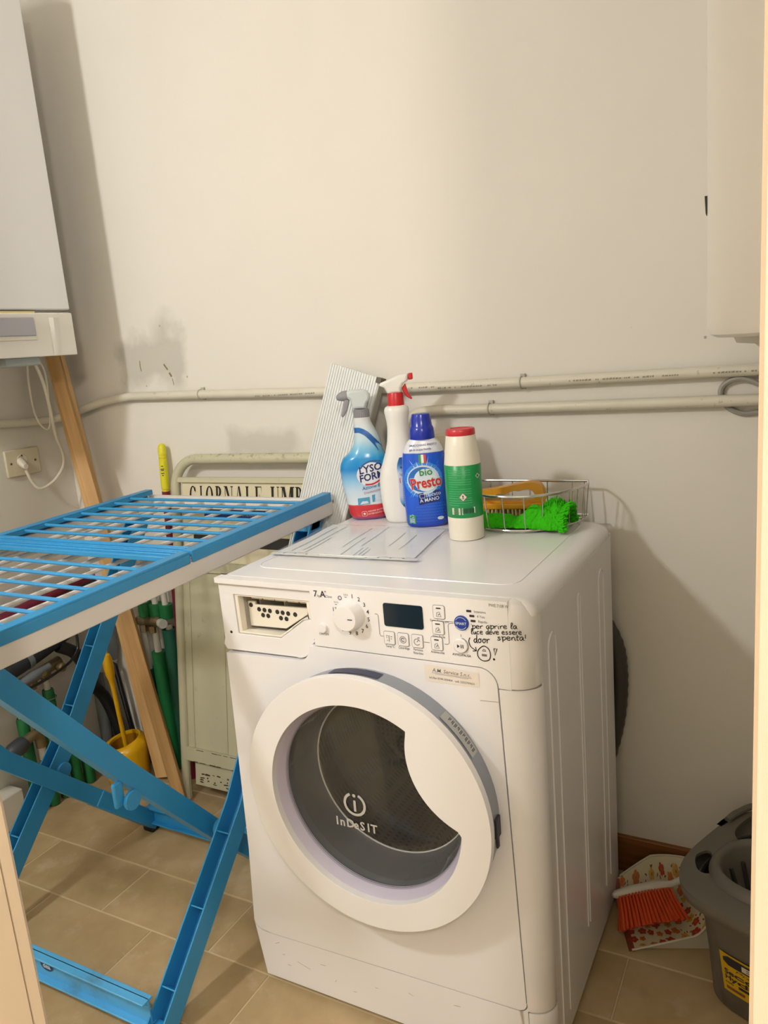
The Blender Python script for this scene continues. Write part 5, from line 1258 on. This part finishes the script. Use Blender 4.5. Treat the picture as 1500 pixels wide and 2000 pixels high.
# black insulated main and hoses
bp1 = thing('insulated_pipe', 'thick black insulated pipe running along the left wall under the drying rack', 'pipe', (-.98, .3, .45))
obj('insulation', MB().tube(smoothpath([(-.975, -.05, .415), (-.975, .19, .446), (-.975, .33, .472), (-.975, .44, .502)], 6), .0265, 16), M_dkp, bp1)
obj('pipe_clip', MB().lathe([(.0285, -.008), (.0285, .008)], (-.975, .275, .461), (0, 1, .2), 18), M_gpipe, bp1)
tag(obj('black_hose', MB().tube(smoothpath([(-.965, .375, .462), (-.955, .415, .43), (-.955, .440, .385), (-.965, .465, .335), (-1.0, .50, .28), (-1.0, .535, .22), (-.985, .555, .12), (-.98, .56, .01)], 8), .018, 14), mat('hose_black', '#141619', .5)), 'black rubber hose curving down behind the drying rack legs', 'hose')
tag(obj('black_cable', MB().tube(smoothpath([(-.935, .16, .400), (-.930, .26, .397), (-.928, .36, .412), (-.930, .405, .435), (-.935, .42, .47), (-.942, .425, .60)], 8), .0042, 8), M_black), 'thin black cable sagging below the black insulated pipe', 'cable')
rv = thing('stop_valve', 'brass stop valve with a red lever near the end of the black pipe', 'valve', (-.975, .49, .50))
obj('valve_body', MB().tube([(-.975, .445, .500), (-.975, .50, .512), (-.972, .57, .520)], [.013, .017, .012], 12), M_brass, rv)
obj('lever', MB().beam((-.955, .455, .494), (-.953, .505, .508), (0, 0, 1), (1, 0, 0), .008, .006), mat('lever_red', '#8b2a2e', .4), rv, .003)
hv = thing('hand_valve', 'dark grey hand valve with brass fittings low on the left wall', 'valve', (-.96, .21, .24))
obj('valve_knob', MB().tube([(-.958, .160, .232), (-.957, .170, .234), (-.955, .203, .242), (-.955, .212, .245)], [.019, .0235, .0235, .018], 18), mat('knob_grey', '#3b3f44', .5), hv)
obj('valve_stem', MB().tube([(-.957, .120, .224), (-.957, .165, .233)], .010, 10), M_brass, hv)
obj('valve_body', MB().tube(smoothpath([(-.955, .212, .245), (-.955, .238, .250), (-.957, .256, .238), (-.958, .260, .205)], 5), .014, 12), M_brass, hv)
obj('pipe_end', MB().tube([(-.958, .260, .21), (-.962, .262, .165)], .0105, 12), M_pvc, hv)
tag(obj('grey_drain_pipe', MB().tube([(-1.02, .535, .30), (-1.02, .535, .003)], .0185, 16), M_gpipe), 'grey plastic drain pipe standing in the left corner', 'pipe')
wp = thing('drain_elbow', 'grey pipe ending in a white plastic elbow near the corner', 'pipe', (-.98, .575, .3))
obj('pipe', MB().tube([(-.962, .572, .50), (-.975, .572, .37), (-.985, .572, .335)], .0155, 14), M_gpipe, wp)
obj('elbow', MB().tube(smoothpath([(-.983, .572, .345), (-.995, .570, .318), (-1.015, .565, .305), (-1.04, .56, .302)], 5), .0175, 14), M_pvc, wp)
# group at the back wall beside the stand
g2 = 'insulated pipes on the back wall beside the newspaper stand'
for x, top_, lab in ((-.803, .70, 'left'), (-.758, .70, 'middle'), (-.718, .70, 'right')):
    t = thing('insulated_pipe', '%s one of three white pipes with green sleeves on the back wall' % lab, 'pipe', (x, .572, .5), g2)
    obj('inner_pipe', MB().tube([(x, .572, .50), (x, .572, top_)], .0095, 12), M_pvc, t)
    obj('insulation', MB().tube([(x, .572, .503), (x, .572, .545)], .0205, 16), M_gin, t)
vb = thing('pipe_valve', 'beige brass valve with a white cap joining the pipes on the back wall', 'valve', (-.76, .56, .49))
obj('valve_body', MB().tube([(-.83, .560, .488), (-.77, .560, .492), (-.76, .560, .493), (-.735, .560, .494)], [.013, .013, .018, .014], 14), M_brass, vb)
obj('cap', MB().tube([(-.733, .556, .494), (-.722, .548, .495), (-.705, .540, .496)], [.011, .0135, .0135], 16), M_pvc, vb)
for x in (-.812, -.775): obj('nut', MB().lathe([(.014, 0), (.014, .022)], (x, .565, .455), seg=6), M_brass, vb)
for x, zt_, zi, m_, lab in ((-.822, .46, .33, M_gin2, 'dark green insulated pipe half hidden by the batten'), (-.772, .47, .392, M_gin, 'bright green insulated pipe with a white pipe end on the back wall'), (-.714, .485, .47, M_gin2, 'worn green insulated pipe nearest the newspaper stand')):
    t = thing('insulated_pipe', lab, 'pipe', (x, .572, 0), g2)
    obj('insulation', MB().tube([(x, .570, .004), (x, .570, zi)], .0215, 16), m_, t)
    obj('inner_pipe', MB().tube([(x, .570, zi-.01), (x, .570, zt_)], .0105, 12), M_pvc, t)
tag(obj('maroon_pipe', MB().tube([(-.985, -.08, .565), (-.985, .30, .60), (-.985, .55, .625)], .016, 14), mat('pipe_maroon', '#6e1733', .5)), 'maroon pipe along the left wall seen through the rods of the drying rack', 'pipe')
tag(obj('navy_pipe', MB().tube([(-1.0, -.08, .525), (-1.0, .30, .565), (-1.0, .57, .585)], .020, 14), M_dkp), 'dark navy insulated pipe below the maroon pipe on the left wall', 'pipe')

# ================================================================== dustpan and hand brush
DA = V(.656, .345, 0); DU, DV = V(.92, .38, 0).normalized(), V(-.38, .92, 0).normalized()
dp = thing('dustpan', 'cream dustpan with orange and red flower print on the floor right of the washing machine', 'dustpan', DA)
def panp(s_, t):
    """s from the lip (0) to the back (1), t from the right side (0) to the left side (1)"""
    v = .004+.158*t+.028*t*math.sin(PI*min(1, s_)*.75)
    u = .166*s_*(1-.10*max(0, s_)*abs(2*t-1)**3)
    if t < .3: u += .020*s_*(1-t/.3)
    h = .0035+max(.075*max(0, (s_-.66)/.34)**1.8, .080*max(0, (t-.62)/.38)**1.7*min(1, .55+s_*.9))+.030*max(0, (.12-t)/.12)**1.2*min(1, s_*1.5)
    return DA+DU*u+DV*v+V(0, 0, h)
M_pan = mat('pan_cream', '#d8cfae', .45, var=.02); M_panw = mat('pan_white', '#cfc8b8', .45)
obj('pan', MB().grid(26, 26, panp), M_pan, dp)
mb = MB()
edge = [panp(k/20, 0) for k in range(21)]+[panp(1, k/20) for k in range(1, 21)]+[panp(1-k/20, 1) for k in range(1, 20)]
lo = [V(p.x+DU.x*0, p.y, 0.001)+(V(DA.x+DU.x*.08+DV.x*.08, DA.y+DU.y*.08+DV.y*.08, 0)-V(p.x, p.y, 0))*.10 for p in edge]
mb.add([p+V(0, 0, .002) for p in edge]+lo, [(i, i+1, len(edge)+i+1, len(edge)+i) for i in range(len(edge)-1)])
obj('outer_wall', mb, M_panw, dp)
obj('rim', MB().tube([p+V(0, 0, .001) for p in edge], .0022, 6), M_panw, dp)
lipm = MB().loft([[panp(0, t)+DU*a+V(0, 0, b) for a, b in ((-.006, -.0025), (.006, -.0025), (.006, .001), (-.004, 0))] for t in [k/10 for k in range(11)]])
obj('rubber_lip', lipm, mat('lip_brown', '#7d3f2a', .6), dp)
hb_ = panp(1, .5); obj('handle', MB().loft([[hb_+DU*d+DV*(w*math.cos(a))+V(0, 0, h+.006*math.sin(a)) for a in [2*PI*k/12 for k in range(12)]] for d, w, h in ((-.004, .022, -.004), (.03, .016, .004), (.07, .013, .006), (.10, .011, .004))]), M_panw, dp)
def flower(F, s_, t, r, n=5):
    a0 = random.random()*6
    for k in range(n):
        a = a0+2*PI*k/n; F.disc(lambda x, y: panp(min(1, max(0, x)), min(1, max(0, y)))+V(0, -.0004, .0011), s_+r*.62*math.cos(a)/.16, t+r*.62*math.sin(a)/.16, r*.46/.16, r*.46/.16, 8, 1)
fl1, fl2, fl3, lf, ct = MB(), MB(), MB(), MB(), MB()
pts_ = []
for k in range(400):
    s_, t = random.uniform(.05, .97), random.uniform(.06, .96)
    if all((s_-a)**2+(t-b)**2 > .098**2 for a, b in pts_): pts_.append((s_, t))
for i, (s_, t) in enumerate(pts_):
    r = random.uniform(.0055, .0085); flower((fl1, fl2, fl3)[i % 3], s_, t, r)
    ct.disc(lambda x, y: panp(x, y)+V(0, -.0006, .0016), s_, t, .0018/.16, .0018/.16, 8, 1)
for k in range(130):
    s_, t = random.uniform(.03, .95), random.uniform(.04, .97); a = random.random()*6
    lf.disc(lambda x, y: panp(min(1, max(0, x)), min(1, max(0, y)))+V(0, -.0003, .0008), s_, t, .0026/.16, .0011/.16, 6, 1, a)
obj('flowers_red', fl1, mat('flower_red', '#b8402a', .5), dp); obj('flowers_orange', fl2, mat('flower_orange', '#c8722e', .5), dp); obj('flowers_yellow', fl3, mat('flower_yellow', '#cf9f3e', .5), dp)
obj('leaves', lf, mat('leaf_red', '#8f4426', .5), dp); obj('flower_centres', ct, mat('flower_centre', '#a06a2a', .5), dp)
hbr = thing('hand_brush', 'hand brush with orange bristles and white handle lying on the flowered dustpan', 'brush', (.66, .43, .03))
s0, s1 = V(.609, .415, .075), V(.708, .480, .080); sd = (s1-s0).normalized(); bd_ = V(.30, -.62, -.72).normalized(); bd_ = (bd_-sd*bd_.dot(sd)).normalized(); sn = sd.cross(bd_)
prof_ = [(-.006, .004, .008), (0, .008, .011), (.03, .010, .013), (.09, .010, .013), (.118, .008, .011), (.124, .007, .009), (.150, .007, .008), (.20, .009, .009), (.24, .008, .008), (.246, .004, .004)]
def spine(d): return s0+sd*min(d, .12)+(V(.72, .58, .24).normalized()*(d-.12) if d > .12 else V(0, 0, 0))+V(0, 0, -.020*((d-.06)/.06)**2 *.25 if d < .12 else -.005)
obj('handle', MB().loft([[spine(d)+bd_*(h*math.cos(a))+sn*(w*math.sin(a)) for a in [2*PI*k/14 for k in range(14)]] for d, h, w in prof_]), mat('brush_white', '#d9d4c8', .4), hbr)
bt = MB()
for i in range(17):
    for j in range(4):
        b0 = spine(.006+i*.0068)+sn*(-.0085+j*.0057)+bd_*.006; sp_ = (i-8)/8*.012
        bt.tube([b0, b0+bd_*.030+sd*sp_*.4+sn*((j-1.5)*.002), b0+bd_*.062+sd*sp_+sn*((j-1.5)*.005)+V(random.uniform(-.002, .002), 0, random.uniform(-.002, .002))], [.0024, .0032, .0040], 6)
o = obj('bristles', bt, mat('bristle_orange', '#cf4a17', .7, var=.12, vscale=60), hbr); o['kind'] = 'stuff'

# ================================================================== mop bucket
bc = V(.905, .345, 0); E1 = V(.4, .917, 0).normalized(); E2 = V(E1.y, -E1.x, 0)
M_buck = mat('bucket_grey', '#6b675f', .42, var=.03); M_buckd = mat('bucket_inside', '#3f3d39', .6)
mb_ = thing('mop_bucket', 'grey plastic mop bucket with wringer and yellow label at the lower right', 'bucket', bc)
def BK(a, b, z): return bc+E1*a+E2*b+V(0, 0, z)
def oval(ra, rb, n=3., seg=56, ca=0): return [(ca+ra*math.copysign(abs(math.cos(t))**(2/n), math.cos(t)), rb*math.copysign(abs(math.sin(t))**(2/n), math.sin(t))) for t in [2*PI*k/seg for k in range(seg)]]
def oring(ra, rb, z, ca=0): return [BK(a, b, z) for a, b in oval(ra, rb, 3., 56, ca)]
obj('bucket_body', MB().loft([oring(.086, .082, .0), oring(.092, .087, .004), oring(.104, .093, .10), oring(.122, .102, .205), oring(.130, .108, .242), oring(.127, .105, .242), oring(.118, .099, .205), oring(.090, .085, .012)], cap0=True, cap1=True), M_buck, mb_, smooth=50)
zr = .268
rimo = oval(.174, .126, 3., 64)
main = [(a, b) for a, b in oval(.066, .100, 3.2, 32, .082)][::-1]
wr = [(a, b) for a, b in oval(.068, .070, 2.2, 36, -.032)][::-1]
slot = [(p.x, p.y) for p in smoothpath([(-.098, -.090, 0), (-.070, -.1085, 0), (-.046, -.106, 0), (-.040, -.096, 0), (-.062, -.078, 0), (-.090, -.066, 0), (-.102, -.074, 0)], 4, True)][::-1]
slot2 = [(a, -b) for a, b in slot][::-1]
rm = obj('rim', MB().plate([rimo, main, wr, slot, slot2], lambda u, v, w: BK(u, v, w), zr-.006, zr), M_buck, mb_, .003)
obj('rim_skirt', MB().loft([[BK(a*k, b*k, z) for a, b in rimo] for k, z in ((.992, zr-.003), (1.0, zr-.008), (.985, zr-.024), (.93, zr-.030), (.86, zr-.034))], cap0=False, cap1=False), M_buck, rm, smooth=60)
wrg = obj('wringer', MB().loft([[BK(a, b, z) for a, b in oval(ra, rb, 2.2, 40, -.032)] for ra, rb, z in ((.092, .088, zr-.001), (.088, .085, zr+.008), (.080, .079, zr+.013), (.072, .073, zr+.012), (.067, .069, zr+.003), (.055, .056, zr-.05), (.035, .036, zr-.085), (.001, .001, zr-.088))], cap0=False), M_buck, mb_, smooth=60)
mb = MB()
for k in range(12):
    a = 2*PI*k/12; mb.beam(BK(-.032+.060*math.cos(a), .062*math.sin(a), zr-.02), BK(-.032+.040*math.cos(a), .041*math.sin(a), zr-.078), E1, E2, .003, .003)
obj('wringer_ribs', mb, M_buckd, wrg)
obj('bucket_inside', MB().loft([[BK(a*.985, b*.985, z) for a, b in oval(ra, rb, 3., 48)] for ra, rb, z in ((.123, .102, .243), (.110, .096, .15), (.10, .09, .12))], cap0=False), M_buckd, mb_)
for sg_ in (-1, 1): obj('handle_lug', MB().beam(BK(.052, sg_*.1255, zr+.001), BK(.092, sg_*.123, zr+.001), E1, E2, .01, .006), M_buck, mb_, .004)
hp_ = [BK(.065, -.120, zr+.004), BK(.10, -.117, zr+.006), BK(.150, -.095, zr+.006), BK(.162, 0, zr+.006), BK(.150, .095, zr+.006), BK(.10, .117, zr+.006), BK(.065, .120, zr+.004)]
obj('handle', MB().tube(smoothpath(hp_, 6), .0065, 10), M_buck, mb_)
# label on its side
def side(u, v, off=.0008):
    """u along the wall round the front, v = height"""
    k = (v-.004)/.238; ra = .092+.038*k; rb = .087+.021*k
    t = PI+(u)/.105
    ct_, s_ = math.cos(t), math.sin(t)
    return BK((ra+off)*math.copysign(abs(ct_)**(2/3), ct_), (rb+off)*math.copysign(abs(s_)**(2/3), s_), v)
M_ylab = mat('label_yellow', '#d6ae14', .4, var=.03)
U0 = .026
LBL = obj('label', MB().grid(16, 6, lambda a, b: side(U0-.115*a, .050+.088*b)), M_ylab, mb_)
f1 = lambda u, v: side(U0-u, .050+v, .0013); f2_ = lambda u, v: side(U0-u, .050+v, .0018)
mb = MB()
for j in range(12): 
    u0_, u1_ = .006+j*.008, .006+(j+1)*.008
    mb.add([f1(u0_, .064+ (.006 if j == 0 else 0)), f1(u1_, .064), f1(u1_, .084), f1(u0_, .084-(.006 if j == 0 else 0))], [(0, 1, 2, 3)])
mb.text('Secchio', .0155, .006, .0425, f1, bold=.03).text('Hydro 12', .0145, .006, .0300, f1, bold=.03).text('Pratico', .0075, .022, .0560, f1, shear=.3).text('con', .0085, .006, .0205, f1, bold=.02)
mb.add([f1(.024+.009*i, .0205+j) for j in (0, .006) for i in range(9)], [(i, i+1, i+10, i+9) for i in range(8)])
obj('label_print', mb, M_ink, LBL)
obj('label_white_print', MB().text('E L', .0150, .026, .0685, f2_, bold=.05), mat('label_print_white', '#ded8c6', .4), LBL)
obj('label_badge', MB().add([f1(.007+.005*i, .0075+j) for j in (0, .0065) for i in range(5)], [(i, i+1, i+6, i+5) for i in range(4)]), mat('label_badge_brown', '#7a4a2a', .4), LBL)
